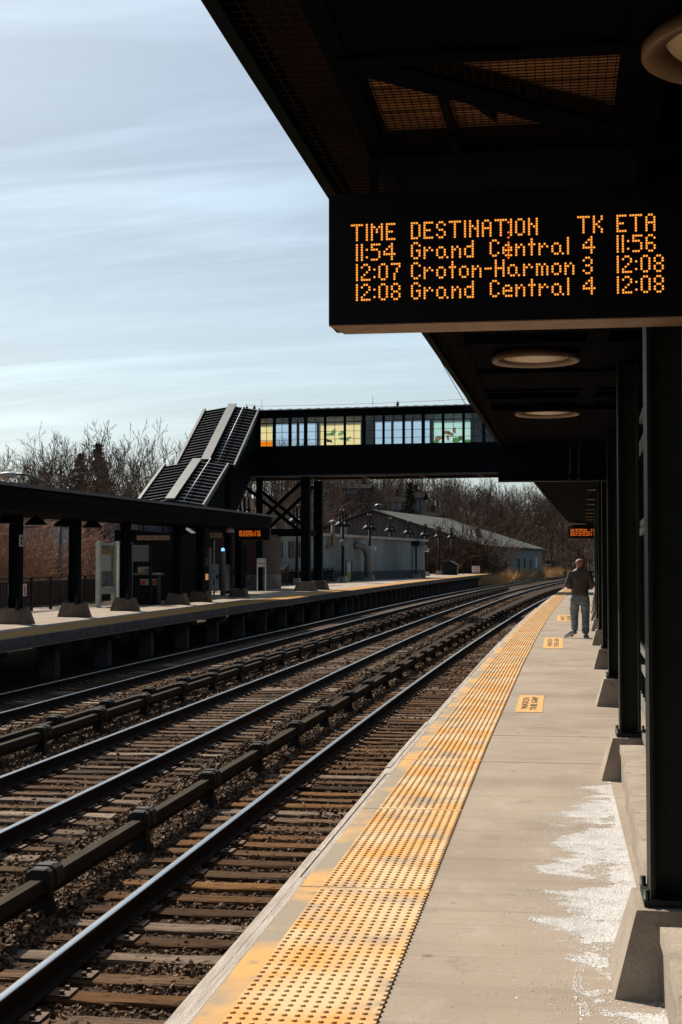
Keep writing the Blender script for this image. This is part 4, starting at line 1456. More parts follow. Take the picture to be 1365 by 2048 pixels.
# seat shelf behind
a, b = at_y(267, 1155, 57.5), at_y(318, 1148, 57.5)
shf = thing('counter', 'dark waiting counter with a tan box front in the far canopy shade', 'counter', (a.x, 57.5, zf(57.5)))
MB().box(a.x, b.x, 57.5, 58.3, a.z + .1, a.z + .18).build('top', GREYP, shf)
MB().box(a.x + .1, b.x - .1, 57.6, 58.2, zf(57.5), a.z + .098).build('body', BLACK, shf)
a2, b2 = at_y(276, 1144, 57.6), at_y(297, 1136, 57.6)
cb = thing('cardboard_box', 'tan box on the dark counter under the grey panel', 'box', (a2.x, 57.6, a2.z))
MB().box(a2.x, b2.x, 57.6, 58.0, a.z + .182, b2.z + .05).build('carton', SIGNT, cb)
MB().box(a2.x + .3, a2.x + .5, 57.596, 57.599, a.z + .2, b2.z - .02).build('tape', GREYP, cb)

# station name sign on posts, posters, help point, lit case
ns = cross_sign('name_sign', 'white station name sign on a post before the brick tower', 'sign', 516, 531, 1119, 1134, 83.0, WHITE, ['Tarrytown'], .135)
h = MB()
a, b = at_y(516, 1134, 83), at_y(531, 1119, 83)
h.box(a.x - .06, a.x - .0, 83, 83.08, zf(83), b.z + .06); h.box(b.x - .02, b.x + .05, 83, 83.08, zf(83), b.z + .06)
h.box(a.x - .06, b.x + .05, 83, 83.06, b.z + .002, b.z + .07)
h.build('post', ALM, ns)
POSTER = pmat('pale_poster', (.55, .66, .66), .5, c2=(.46, .57, .57), scale=3)
po = cross_sign('poster_board', 'pale poster board showing a dark hourglass shape', 'poster', 419.5, 437, 1129, 1182, 74.5, POSTER)
a, b = at_y(419.5, 1182, 74.5), at_y(437, 1129, 74.5)
w, hh, mx_, mz = b.x - a.x, b.z - a.z, (a.x + b.x) / 2, (a.z + b.z) / 2
hg = MB()
for s in (-1, 1):
    hg.prism([(mx_ + s * w * .5, 74.494, mz + hh * .14), (mx_ + s * w * .5, 74.494, mz - hh * .10), (mx_ + s * w * .34, 74.494, mz - hh * .06), (mx_ + s * w * .16, 74.494, mz + hh * .02), (mx_ + s * w * .34, 74.494, mz + hh * .10)], (0, -.004, 0))
hg.prism([(mx_ - w * .03, 74.494, mz + .02), (mx_ + w * .03, 74.494, mz + .02), (mx_ + w * .08, 74.494, mz - hh * .2), (mx_, 74.494, mz - hh * .36), (mx_ - w * .08, 74.494, mz - hh * .2)], (0, -.004, 0))
hg.prism([(mx_ - w * .08, 74.494, mz + hh * .20), (mx_ + w * .08, 74.494, mz + hh * .20), (mx_ + w * .06, 74.494, mz + hh * .28), (mx_ - w * .06, 74.494, mz + hh * .28)], (0, -.004, 0))
hg.build('printed_shape', pmat('poster_dark', (.03, .035, .04), .6), po)
MB().box(a.x + .2, a.x + .28, 74.5, 74.56, zf(74.5), a.z).build('leg', BLACK, po)
MB().box(b.x - .28, b.x - .2, 74.5, 74.56, zf(74.5), a.z).build('leg', BLACK, po)
po2 = cross_sign('poster_board', 'pale grey poster board behind the blue-lit help pillar', 'poster', 446, 459, 1129, 1181, 76.0, pmat('grey_poster', (.20, .24, .25), .5, c2=(.12, .13, .13), scale=2.0))
a, b = at_y(446, 1181, 76.0), at_y(459, 1129, 76.0)
MB().box(a.x + .1, a.x + .18, 76.0, 76.05, zf(76), a.z).build('leg', BLACK, po2)
MB().box(b.x - .18, b.x - .1, 76.0, 76.05, zf(76), a.z).build('leg', BLACK, po2)
hp = at_y(446, 1190, 72.5)
hpt = thing('help_point', 'grey emergency help pillar topped by a glowing blue lamp', 'help pillar', (hp.x, 72.5, zf(72.5)))
zt = at_y(446, 1102, 72.5).z
MB().lathe([(.001, zf(72.5)), (.14, zf(72.5)), (.14, zt - .01), (.001, zt)], (hp.x, 72.5, 0), 16).build('pillar', GREYP, hpt)
MB().ball((hp.x, 72.5, zt + .06), .10, 14, 8, (1, 1, 1.1)).build('blue_lamp', pmat('blue_lamp', (.2, .4, .8), .3, emit=(.22, .55, 1.0), estr=1.3), hpt)
lc = at_y(409.5, 1160, 68.0); lt = at_y(418.5, 1095, 68.0)
lcs = thing('display_case', 'narrow brown vending case with a warm lit lower window', 'display case', (lc.x, 68, zf(68)))
MB().box(lc.x, lt.x, 68, 68.6, zf(68), lt.z).build('cabinet', pmat('brown_cabinet', (.05, .035, .03), .5), lcs)
w_ = MB(); w_.box(lc.x + .05, lt.x - .03, 67.985, 67.998, lc.z, lc.z + .30)
w_.build('lit_window', pmat('warm_window', (.3, .2, .1), .4, emit=(1.0, .52, .22), estr=.35, c2=(.6, .4, .2), scale=9), lcs)
MB().box(lc.x + .05, lt.x - .03, 67.985, 67.998, lc.z + .7, lc.z + 1.1).build('upper_window', GREYP, lcs)
# dome camera
dc = at_y(460.5, 1058, 62.0)
dct = thing('dome_camera', 'white dome security camera under the far canopy', 'security camera', dc)
MB().lathe([(.001, .30), (.05, .30), (.06, .08), (.10, .06), (.17, -.02), (.19, -.10), (.19, -.16)], tuple(dc), 18).build('housing', WHITE, dct)
MB().lathe([(.14, -.165), (.12, -.24), (.06, -.28), (.001, -.29)], tuple(dc), 18).build('dome', BLACK, dct)
# glowing board on the far platform
bq, bt = at_y(474, 1080.5, 66.5), at_y(540, 1056, 66.5)
bo = board('glowing orange departure board at the end of the far canopy', bt.x - bq.x, bt.z - bq.z, .2, .0086, .11, (bt.z - bq.z) - .13, None, LEDF, .2, (bq.x, 66.5, bq.z), low=True)

# brick lift tower under the stairs
BRICK = pmat('dark_brick', (.075, .040, .032), .9, c2=(.045, .026, .022), scale=6, bump=.3)
def brick_mat():
    m = pmat('brick_wall', (.1, .05, .04), .9, spec=.1)
    N, L = m.node_tree.nodes, m.node_tree.links
    t = [n for n in N if n.type == 'TEX_COORD'][0]
    mp_ = N.new('ShaderNodeMapping'); mp_.inputs['Rotation'].default_value = (math.radians(90), 0, 0)
    L.new(t.outputs['Object'], mp_.inputs[0])
    b = N.new('ShaderNodeTexBrick')
    b.inputs['Scale'].default_value = 3.2
    b.inputs['Color1'].default_value = (.085, .042, .032, 1); b.inputs['Color2'].default_value = (.055, .030, .025, 1)
    b.inputs['Mortar'].default_value = (.11, .10, .09, 1)
    b.inputs['Mortar Size'].default_value = .02
    L.new(mp_.outputs[0], b.inputs['Vector'])
    L.new(b.outputs['Color'], N['Principled BSDF'].inputs['Base Color'])
    return m
BRICKM = brick_mat()
bl, brr = at_y(430, 1180, 86), at_y(524, 1180, 86)
bt_ = thing('brick_tower', 'dark brick building with pale base at the foot of the stairs', 'building', (bl.x, 86, zf(86)))
MB().box(bl.x, brr.x, 86, 92, zf(86) + .95, 3.6).build('wall', BRICKM, bt_)
MB().box(bl.x - .05, brr.x + .04, 85.95, 92, zf(86), zf(86) + .949).build('base_course', EDGEC, bt_)
MB().box(bl.x - .1, brr.x + .1, 85.9, 92, 3.602, 3.9).build('cornice', BLACK, bt_)
a, b = at_y(481, 1180, 86), at_y(492, 1090, 86)
MB().box(a.x, b.x, 85.93, 85.998, zf(86) + .0, b.z).build('door', BLACK, bt_)

# ------------------------------------------------------------------ footbridge
P0, P1 = at_depth(520, 820, 85.7), at_depth(965, 808, 82.5)
P0 = Vector((P0.x, P0.y, 0)); P1 = Vector((P1.x, P1.y, 0))
BU = (P1 - P0).normalized(); BN = Vector((-BU.y, BU.x, 0))
if BN.y < 0: BN = -BN
BW = 3.6
def bp(t, w, z):
    return P0 + BU * t + BN * w + Vector((0, 0, z))
def tpx(px, w=0.0):
    """distance along the bridge where the sight line through px meets the plane w behind its front"""
    r = ray(px, 900)
    Q = P0 + BN * w
    s = (Q - Vector((0, 0, 0))).dot(BN) / Vector((r.x, r.y, 0)).dot(BN)
    return (Vector((r.x, r.y, 0)) * s - Q).dot(BU)
MBx = Matrix((BU, BN, Vector((0, 0, 1)))).transposed()
def bbox(mb, t0, t1, w0, w1, z0, z1):
    c = bp((t0 + t1) / 2, (w0 + w1) / 2, (z0 + z1) / 2)
    mb.obox(c, (t1 - t0, w1 - w0, z1 - z0), MBx)
ZB, ZS, ZH, ZT = 6.98, 8.74, 10.44, 10.80
TL, TR = -3.55, 24.0
fb = thing('footbridge', 'dark enclosed footbridge with lit coloured window panels crossing above the tracks', 'footbridge', bp(0, 0, ZB))
m = MB(); bbox(m, TL, TR, 0, .12, ZB, ZS); bbox(m, TL, TR, BW - .12, BW, ZB, ZS)
t = -2.0
while t < TR:
    bbox(m, t, t + .07, -.03, -.002, ZB, ZS - .05); t += 2.34
m.build('lower_wall', GREEN, fb)
m = MB(); bbox(m, TL, TR, .14, BW - .14, ZB + .05, ZB + .35); m.build('floor', BLACK, fb)
m = MB(); bbox(m, TL, TR, -.10, .16, ZB - .10, ZB - .003); bbox(m, TL, TR, BW - .16, BW + .1, ZB - .10, ZB - .003)
t = -1.0
while t < TR:
    bbox(m, t, t + .14, .165, BW - .165, ZB - .09, ZB - .01); t += 3.5
m.build('bottom_flange', pmat('flange_paint', (.05, .04, .035), .6, c2=(.09, .07, .06), scale=2), fb)
m = MB(); bbox(m, TL, TR, 0, .12, ZH, ZT); bbox(m, TL, TR, BW - .12, BW, ZH, ZT); m.build('upper_wall', GREEN, fb)
CEILM = pmat('bridge_ceiling', (.30, .28, .22), .7, c2=(.09, .085, .075), scale=2)
m = MB(); bbox(m, TL, TR, .13, BW - .13, ZH + .06, ZH + .12); m.build('ceiling', CEILM, fb)
m = MB()
prof = [(-.30, ZT + .002), (-.30, ZT + .06), (BW / 2, ZT + .36), (BW + .30, ZT + .06), (BW + .30, ZT + .002)]
m.prism([bp(TL, w, z) for w, z in prof], BU * (TR - TL))
m.build('roof', GREEN, fb)
m = MB()
t = TL + .2
while t < TR:
    m.bar(bp(t, -.30, ZT + .075), bp(t, BW / 2, ZT + .375), .05, .03); t += .60
m.build('standing_seam', pmat('seam_metal', (.30, .31, .33), .35, metal=.6), fb)
WIN = [(521, 546), (551.5, 577), (583, 608), (614.5, 648), (652.5, 687.5), (692, 724.5), (731, 765), (769.5, 805), (810, 843.5), (850, 884), (889, 925), (930, 965), (970.5, 1007)]
# posts and windows
pm, edges = MB(), []
for (a, b) in WIN:
    edges.append((tpx(a), tpx(b)))
tt = edges[-1][1] + .12
while tt + 1.05 < TR:
    edges.append((tt, tt + 1.05)); tt += 1.17
prev = TL
for (a, b) in edges + [(TR, TR)]:
    pm = MB(); bbox(pm, prev, a, 0, .12, ZS, ZH); prev = b
    pm.build('front_post', GREEN, fb)
for i, (a, b) in enumerate(edges):
    g = MB()
    bbox(g, (a + b) / 2 - .013, (a + b) / 2 + .013, .02, .05, ZS, ZH)
    for z in (ZS + .36, ZS + .82, ZH - .42):
        bbox(g, a, b, .051, .075, z - .012, z + .012)
    w_ = g.build('window', BLACK, fb)
    p_ = MB(); bbox(p_, a, b, .08, .088, ZS, ZH); p_.build('pane', GLASS, w_)
# back wall: openings to the sky, coloured panels between
bk = MB()
open_px = [(551.5, 594), (600, 634), (752, 783), (788, 823), (828, 860)]
def tb_(px): return tpx(px, BW)
solid = []
art = [('orange_panel', 505, 546), ('yellow_panel', 638, 722), ('green_panel', 867, 942)]
spans_ = [(TL, tb_(505))]
bars_px = [(546.5, 551), (594.5, 599.5), (634.5, 640), (722.5, 727), (747, 751.5), (783.5, 787.5), (823.5, 827.5), (860.5, 866.5), (942, 945)]
for (a, b) in bars_px:
    bk = MB(); bbox(bk, tb_(a), tb_(b), BW - .118, BW, ZS, ZH)
    bk.build('back_post', GREYP, fb)
bk = MB(); bbox(bk, TL, TR, BW - .15, BW - .121, ZH - .03, ZH)
bk.build('head_rail', GREYP, fb)
gp = MB(); bbox(gp, tb_(727), tb_(747), BW - .10, BW - .06, ZS, ZH - .03); bbox(gp, tb_(945), TR, BW - .10, BW - .06, ZS, ZH - .03)
gp.build('grey_infill', pmat('grey_infill', (.30, .31, .31), .7), fb)
gl = MB()
for (a, b) in ((551, 594.5), (599.5, 634.5), (751.5, 783.5), (787.5, 823.5), (827.5, 860.5)):
    bbox(gl, tb_(a), tb_(b), BW - .08, BW - .072, ZS, ZH - .03)
gl.build('back_pane', GLASS, fb)
YART = translucent_mat('yellow_glass', (.93, .83, .52), (1.0, .93, .68), .8, .95)
OART = translucent_mat('orange_glass', (1.0, .58, .14), (.95, .42, .07), 1.4, .95)
TART = translucent_mat('teal_glass', (.42, .66, .60), (.55, .75, .66), 1.2, .95)
GART = translucent_mat('green_glass', (.56, .80, .72), (.80, .92, .88), .9, .95)
PART = translucent_mat('rose_glass', (.88, .48, .34), (.90, .62, .48), 2.0)
DART = translucent_mat('leaf_glass', (.45, .62, .34), (.58, .72, .42), 2.0)
BART = translucent_mat('brown_glass', (.22, .10, .03), (.30, .16, .05), 2.0)
def panel(mat_, a, b, z0, z1, w=BW - .09):
    mm = MB(); bbox(mm, a, b, w, w + .012, z0, z1)
    return mm
za = ZH - .03
panel(YART, tb_(500), tb_(546), ZS + .62, za).build('yellow_pane', YART, fb)
panel(OART, tb_(500), tb_(546), ZS, ZS + .618).build('orange_pane', OART, fb)
ypan = panel(YART, tb_(640), tb_(722), ZS, za).build('yellow_pane', YART, fb)
gpan = panel(GART, tb_(867), tb_(942), ZS, za).build('green_pane', GART, fb)
def blob(px, py, sx, sy, rot, seed, mb, k=9):
    """irregular leaf of coloured glass lying in front of a panel"""
    r = random.Random(seed)
    c = tpx(px, BW)
    z = at_y(px, py, 87.3).z
    pts = []
    for i in range(k * 2):
        th = 2 * math.pi * i / (k * 2)
        rad = 1 + r.uniform(-.22, .22)
        u, v = sx * rad * math.cos(th), sy * rad * math.sin(th)
        pts.append(bp(c + u * math.cos(rot) - v * math.sin(rot), BW - .115, z + u * math.sin(rot) + v * math.cos(rot)))
    mb.prism(pts, BN * .008)
m = MB()
for (px, py, sx, sy, ro, sd) in ((660, 870, .33, .10, .1, 1), (668, 866, .12, .22, -.5, 2), (684, 868, .22, .13, .35, 3), (690, 880, .34, .10, -.15, 4), (698, 878, .2, .07, .3, 5)):
    blob(px, py, sx, sy, ro, sd, m)
m.build('teal_leaf', TART, ypan)
m = MB(); blob(659, 883, .22, .085, -.1, 8, m); blob(664, 885, .1, .04, -.3, 9, m); m.build('brown_leaf', BART, ypan)
m = MB()
for (px, py, sx, sy, ro, sd) in ((893, 868, .22, .11, .1, 11), (902, 871, .2, .12, -.4, 12), (910, 864, .11, .2, .2, 13), (897, 879, .08, .2, .1, 14), (878, 880, .2, .16, .6, 15)):
    blob(px, py, sx, sy, ro, sd, m)
m.build('rose_leaf', PART, gpan)
m = MB()
for (px, py, sx, sy, ro, sd) in ((915, 883, .3, .16, .3, 21), (925, 880, .2, .13, -.4, 22), (936, 886, .22, .12, .1, 23), (872, 887, .2, .1, .1, 24)):
    blob(px, py, sx, sy, ro, sd, m)
m.build('green_leaf', DART, gpan)
# legs, braces, tie beam
def leg(px, d, lab=None):
    p = at_depth(px, 1184, d)
    z0 = zf(p.y)
    l = MB()
    l.box(p.x - .26, p.x + .26, p.y - .26, p.y + .26, z0 + .56, ZB - .102)
    o = l.build('support_leg', GREEN, fb)
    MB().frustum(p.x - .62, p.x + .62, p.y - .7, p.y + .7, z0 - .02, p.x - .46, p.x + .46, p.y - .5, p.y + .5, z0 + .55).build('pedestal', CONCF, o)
    return p
l1 = leg(612, 85.2); l2 = leg(637, 89.0)
for (l_, off) in ((l1, 0.0), (l2, 3.7)):
    xs_, ys_ = l_.x - .27, l_.y
    MB().bar((xs_, ys_ - .1, 6.55), (xs_ - 2.9, ys_ - .1, 3.9), .16, .20).build('diagonal_brace', GREEN, fb)
    MB().bar((xs_, ys_ + .1, 3.55), (xs_ - 3.6, ys_ + .1, 6.45), .16, .20).build('diagonal_brace', GREEN, fb)
m = MB()
for l_ in (l1, l2):
    m.box(l_.x - 2.6, l_.x - .262, l_.y - .12, l_.y + .12, 3.42, 3.78)
    m.box(l_.x + .262, l_.x + .27, l_.y - .1, l_.y + .1, 3.42, 3.78)
m.box(l1.x - .1, l1.x + .1, l1.y + .27, l2.y - .27, 3.45, 3.75)
m.build('tie_beam', GREEN, fb)
# roof wire, insulators, lightning rods
for px, h_ in ((524, 25), (746, 20)):
    t = tpx(px, BW / 2); m = MB(); m.tube([bp(t, BW / 2, ZT + .3), bp(t, BW / 2, ZT + 1.0)], .012, 5)
    m.build('lightning_rod', BLACK, fb)
ins = [(487, 0), (494, 0), (509, 0), (796, 0)]
for px, _ in ins:
    t = tpx(px, BW / 2)
    c = bp(t, BW / 2, ZT + .33)
    m = MB(); m.lathe([(.001, 0), (.06, 0), (.06, .10), (.10, .11), (.10, .15), (.05, .16), (.09, .20), (.09, .24), (.03, .25), (.03, .36), (.001, .36)], tuple(c), 10)
    m.build('insulator', BLACK, fb)
cw = MB().tube([bp(tpx(487, BW / 2), BW / 2, ZT + .72)] + [bp(tpx(515, BW / 2) + k * 1.2, BW / 2, ZT + .55 + .006 * (k - 4) ** 2 * .4) for k in range(0, 17)], .009, 4)
tag(cw.build('overhead_wire', BLACK), 'thin wire strung above the footbridge roof', 'wire')

# ------------------------------------------------------------------ covered stairway down to the far platform
SX0, SX1 = -21.35, -17.75
SXM = (SX0 + SX1) / 2
sw = thing('covered_stairway', 'covered stairway with dark ribbed roof and silver ridge caps, down from the footbridge', 'stairway', (SXM, 80, 0))
RIBM = pmat('ribbed_roof_panel', (.010, .013, .019), .6, c2=(.014, .018, .025), scale=2, spec=.12)
def stair_roof(px_top, py_top, d_top, px_bot, py_bot, d_bot, nr, w0, w1, xo=.25):
    a, b = at_depth(px_top, py_top, d_top), at_depth(px_bot, py_bot, d_bot)
    ya, za_, yb, zb_ = a.y, a.z, b.y, b.z
    xm = SXM + xo
    drop = .27
    r = MB()
    L_ = (Vector((0, yb, zb_)) - Vector((0, ya, za_))).length
    n = nr
    for (x0, x1, zo0, zo1) in ((w0, xm, -drop, 0), (xm, w1, 0, -drop)):
        for k in range(n):
            f0, f1 = k / n, (k + 1) / n
            y0_, z0_ = ya + (yb - ya) * f0, za_ + (zb_ - za_) * f0
            y1_, z1_ = ya + (yb - ya) * f1, za_ + (zb_ - za_) * f1
            # each rib is a shallow lapped louvre
            r.add([(x0, y0_, z0_ + zo0), (x1, y0_, z0_ + zo1), (x1, y1_, z1_ + zo1 + .125), (x0, y1_, z1_ + zo0 + .125), (x0, y1_, z1_ + zo0), (x1, y1_, z1_ + zo1),
                   (x0, y0_, z0_ + zo0 - .06), (x1, y0_, z0_ + zo1 - .06)],
                  [(0, 1, 2, 3), (3, 2, 5, 4), (6, 4, 5, 7), (0, 3, 4, 6), (1, 7, 5, 2), (0, 6, 7, 1)])
    ro = r.build('ribbed_roof', RIBM, sw)
    A, B = Vector((xm, ya, za_ + .11)), Vector((xm, yb, zb_ + .16))
    MB().bar(A, B, .50, .09).build('ridge_cap', GALV, ro)
    MB().bar((w0, ya, za_ - drop + .02), (w0, yb, zb_ - drop + .02), .16, .30).build('eave_trim', GALV, ro)
    e = MB()
    e.bar((w1, ya, za_ - drop + .02), (w1, yb, zb_ - drop + .02), .10, .26)
    e.build('eave_trim', GALV, ro)
    c = MB()
    c.tube([(xm + .75, ya, za_ + .14), (xm + .75, yb, zb_ + .12)], .028, 6)
    c.build('roof_conduit', WHITE, ro)
    return ya, za_, yb, zb_
u = stair_roof(462, 812, 86.2, 412, 925, 79.4, 20, SX0 + .22, SX1, .14)
l = stair_roof(395, 922, 78.2, 345, 1004, 72.6, 13, SX0 - .05, SX1 - .05, .0)
sd = MB()
for (x_, yy, zz, y2, z2) in ((SX1 - .09, u[0], u[1], u[2], u[3]), (SX1 - .22, l[0], l[1], l[2], l[3]), (SX0 + .10, u[0], u[1], u[2], u[3]), (SX0 + .02, l[0], l[1], l[2], l[3])):
    sd.prism([(x_, yy, zz - .42), (x_, y2, z2 - .42), (x_, y2, z2 - 3.3), (x_, yy, zz - 3.3)], (-.08, 0, 0))
sd.box(SX0, SX1 - .1, u[2] - .9, u[2] - .0, l[1] - 3.6, l[1] - .5)
sd.build('side_wall', GREEN, sw)
MB().box(-18.15, -17.98, 59.2, 73.0, zf(66), 3.1).box(-18.9, -18.151, 59.2, 59.36, zf(66), 3.1).build('stair_enclosure', GREEN, sw)
fl = MB()
fl.prism([(SX1 - .3, u[0], u[1] - 3.0), (SX1 - .3, u[2], u[3] - 3.0), (SX1 - .3, u[2], u[3] - 3.3), (SX1 - .3, u[0], u[1] - 3.3)], (SX0 - SX1 + .5, 0, 0))
fl.prism([(SX1 - .35, l[0], l[1] - 3.0), (SX1 - .35, l[2], l[3] - 3.0), (SX1 - .35, l[2], l[3] - 3.3), (SX1 - .35, l[0], l[1] - 3.3)], (SX0 - SX1 + .6, 0, 0))
# lower flight continues under the canopy to the platform
yq = l[2] - (l[3] - 3.0 - zf(60)) / .58
fl.prism([(SX1 - .35, l[2], l[3] - 3.0), (SX1 - .35, yq, zf(60)), (SX1 - .35, yq + .5, zf(60)), (SX1 - .35, l[2], l[3] - 3.3)], (SX0 - SX1 + .6, 0, 0))
fl.build('stair_flight', BLACK, sw)
for (xx, yy, zt_) in ((SX1 - .25, u[2] - .4, l[1] - .6), (SX0 + .25, u[2] - .4, l[1] - .6), (SX1 - .25, 85.2, ZB), (SX0 + .25, 85.2, ZB), (SX1 - .3, l[2] + .3, l[3] - .6)):
    MB().box(xx - .18, xx + .18, yy - .18, yy + .18, zf(yy), zt_).build('stair_post', GREEN, sw)
# ------------------------------------------------------------------ lamp posts on the sunlit end of the far platform
def make_lamppost():
    t = thing('lamp_post', 'x', 'lamp post', (0, 0, 0), 'double gooseneck lamp posts on the far platform')
    MB().frustum(-.46, .46, -.46, .46, -.02, -.30, .30, -.30, .30, .50).build('pedestal', CONC, t)
    MB().tube([(0, 0, .502), (0, 0, 1.2), (0, 0, 5.15)], [.16, .13, .11], 10).lathe([(.001, .50), (.2, .50), (.2, .56), (.11, .70)], (0, 0, 0), 10).build('pole', BLACK, t)
    for s in (-1, 1):
        a = MB()
        pts = [(0, s * .09, 4.2), (0, s * .10, 5.4)]
        for k in range(9):
            th = math.pi * k / 8
            pts.append((0, s * (.42 - .32 * math.cos(th)), 5.62 + .36 * math.sin(th)))
        pts.append((0, s * .74, 5.25))
        a.tube(pts, .055, 6)
        a.build('gooseneck', BLACK, t)
        MB().lathe([(.03, 5.30), (.10, 5.22), (.13, 5.05), (.12, 4.98), (.17, 4.94), (.34, 4.82), (.45, 4.66), (.48, 4.55), (.45, 4.55), (.30, 4.80), (.05, 4.92)], (0, s * .74, 0), 18).build('lamp_shade', BLACK, t)
    return t
LP = [(489, 90, 'gooseneck lamp post half hidden behind the far canopy roof'), (594, 106, 'gooseneck lamp post left of the bridge legs'), (686, 116, 'gooseneck lamp post beside the black bench'),
      (740, 128, 'gooseneck lamp post carrying the wide white name board'), (782, 139.6, 'gooseneck lamp post with round grey speaker left of the small shelter'),
      (818.5, 151, 'gooseneck lamp post inside the small shelter\'s outline'), (851.5, 163, 'gooseneck lamp post carrying a narrow white board'),
      (878.7, 174, 'gooseneck lamp post left of the dark sloped cabinet'), (904, 183, 'last gooseneck lamp post, against the bare shrub')]
lp0, LPO = None, []
for px, d, lab in LP:
    p = at_depth(px, 1150, d)
    loc = (p.x, p.y, zf(p.y))
    if lp0 is None:
        lp0 = make_lamppost(); lp0.location = loc; lp0.rotation_euler = (0, 0, math.radians(-9)); lp0['label'] = lab; LPO.append(lp0)
    else:
        LPO.append(clone(lp0, loc, lab, rz=math.radians(-9)))
for (i, lab) in ((2, 'round grey loudspeaker on the lamp post by the bench'), (4, 'round grey loudspeaker on the lamp post before the shelter'), (6, 'round grey loudspeaker above the narrow white board')):
    L_ = LPO[i].location
    s = thing('loudspeaker', lab, 'loudspeaker', (L_.x, L_.y - .22, L_.z + 3.25), 'round loudspeakers on lamp posts')
    MB().ball((L_.x + .05, L_.y - .22, L_.z + 3.25), .26, 14, 9, (1, .5, 1)).build('horn', GREYP, s)
    MB().box(L_.x - .05, L_.x + .05, L_.y - .12, L_.y - .09, L_.z + 3.1, L_.z + 3.4).build('bracket', BLACK, s)
L_ = LPO[3].location
cross_sign('name_board', 'wide white name board on a lamp post before the green shed', 'sign', 726.5, 753, 1092, 1101, L_.y - .12, pmat('white_board', (.85, .85, .83), .5), ['=', '='], .13, inkm=pmat('faded_print', (.16, .12, .11), .7))
L_ = LPO[6].location
cross_sign('name_board', 'narrow white track board on a lamp post near the shrub', 'sign', 844, 858.5, 1098, 1103.5, L_.y - .12, pmat('white_board_small', (.85, .85, .83), .5), ['='], .22, inkm=pmat('faded_print', (.16, .14, .13), .7))
L_ = LPO[3].location
cross_sign('lamp_notice', 'small white and orange notice low on the name board lamp post', 'notice', 731, 738, 1116, 1144, L_.y - .15, pmat('notice_paper', (.55, .46, .38), .6))

def gpt(px, py):
    p = at_z(px, py, 0)
    for _ in range(6):
        p = at_z(px, py, zf(p.y))
    return p
# bench
bpz = at_depth(668, 1172, 113)
bn = thing('bench', 'black slatted bench at the foot of a lamp post pedestal', 'bench', (bpz.x, bpz.y, zf(bpz.y)))
B = Vector((bpz.x, bpz.y, zf(bpz.y)))
s, bk_, lg = MB(), MB(), MB()
for k in range(4):
    s.box(B.x - .55, B.x + .75, B.y - .22 + .12 * k, B.y - .13 + .12 * k, B.z + .42, B.z + .46)
for k in range(7):
    x = B.x - .55 + .2 * k
    bk_.bar((x, B.y + .26, B.z + .46), (x, B.y + .40, B.z + .95), .08, .03)
bk_.box(B.x - .6, B.x + .75, B.y + .38, B.y + .43, B.z + .93, B.z + .98)
s.build('seat', BLACK, bn); bk_.build('backrest', BLACK, bn)
for x in (-.5, .65):
    MB().box(B.x + x - .03, B.x + x + .03, B.y - .2, B.y + .3, B.z, B.z + .418).build('leg', BLACK, bn)
    MB().box(B.x + x - .03, B.x + x + .03, B.y - .22, B.y + .2, B.z + .60, B.z + .65).build('armrest', BLACK, bn)
# poster frame by the bench
g = gpt(697, 1166)
pf = cross_sign('poster_board', 'pale poster with a green lower half beside the bench', 'poster', 694, 702.5, 1125, 1160, 118.5, pmat('white_poster', (.65, .68, .62), .5))
a, b = at_y(694, 1160, 118.5), at_y(702.5, 1144, 118.5)
MB().box(a.x + .02, b.x - .02, 118.48, 118.497, a.z, b.z).build('green_print', pmat('green_print', (.42, .62, .16), .6), pf)
MB().box(a.x - .12, a.x - .02, 118.5, 118.6, zf(118), b.z + 1.0).build('post', BLACK, pf)
MB().box(b.x + .02, b.x + .1, 118.5, 118.6, zf(118), b.z + .9).build('post', BLACK, pf)
a, b = at_y(685.5, 1166, 117.0), at_y(690.5, 1125, 117.0)
tp = thing('marker_post', 'slim tan marker post between bench and poster', 'post', (a.x, 117, zf(117)))
MB().frustum(a.x, b.x, 117, 117.2, zf(117), a.x, b.x, 117, 117.2, b.z).build('shaft', pmat('tan_post', (.30, .24, .17), .7), tp)
# little open shelter
a, b = at_y(800, 1150, 143.0), at_y(838, 1082, 143.0)
sh = thing('shelter', 'small dark open shelter with flat roof on the sunlit platform', 'shelter', (a.x, 143, zf(143)))
zz = zf(143)
MB().box(a.x, b.x + .1, 143, 149, b.z - .45, b.z + .02).build('roof', BLACK, sh)
for (x, y_) in ((a.x + .2, 143.2), (b.x - .3, 143.3), (a.x + .2, 148.6), (b.x - .3, 148.6)):
    p_ = MB(); p_.box(x - (.16 if x < a.x + 1 else .08), x + (.16 if x < a.x + 1 else .08), y_ - .15, y_ + .15, zz + .42, b.z - .452); po_ = p_.build('post', BLACK, sh)
    MB().frustum(x - .5, x + .5, y_ - .45, y_ + .45, zz - .02, x - .36, x + .36, y_ - .3, y_ + .3, zz + .418).build('pedestal', CONC, po_)
# cream posted sign
cross_sign('name_sign', 'small white sign in a tall cream frame by the shelter', 'sign', 825, 831.5, 1115, 1126, 150.0, pmat('white_sign', (.85, .85, .83), .5), ['='], .5, posts=True)
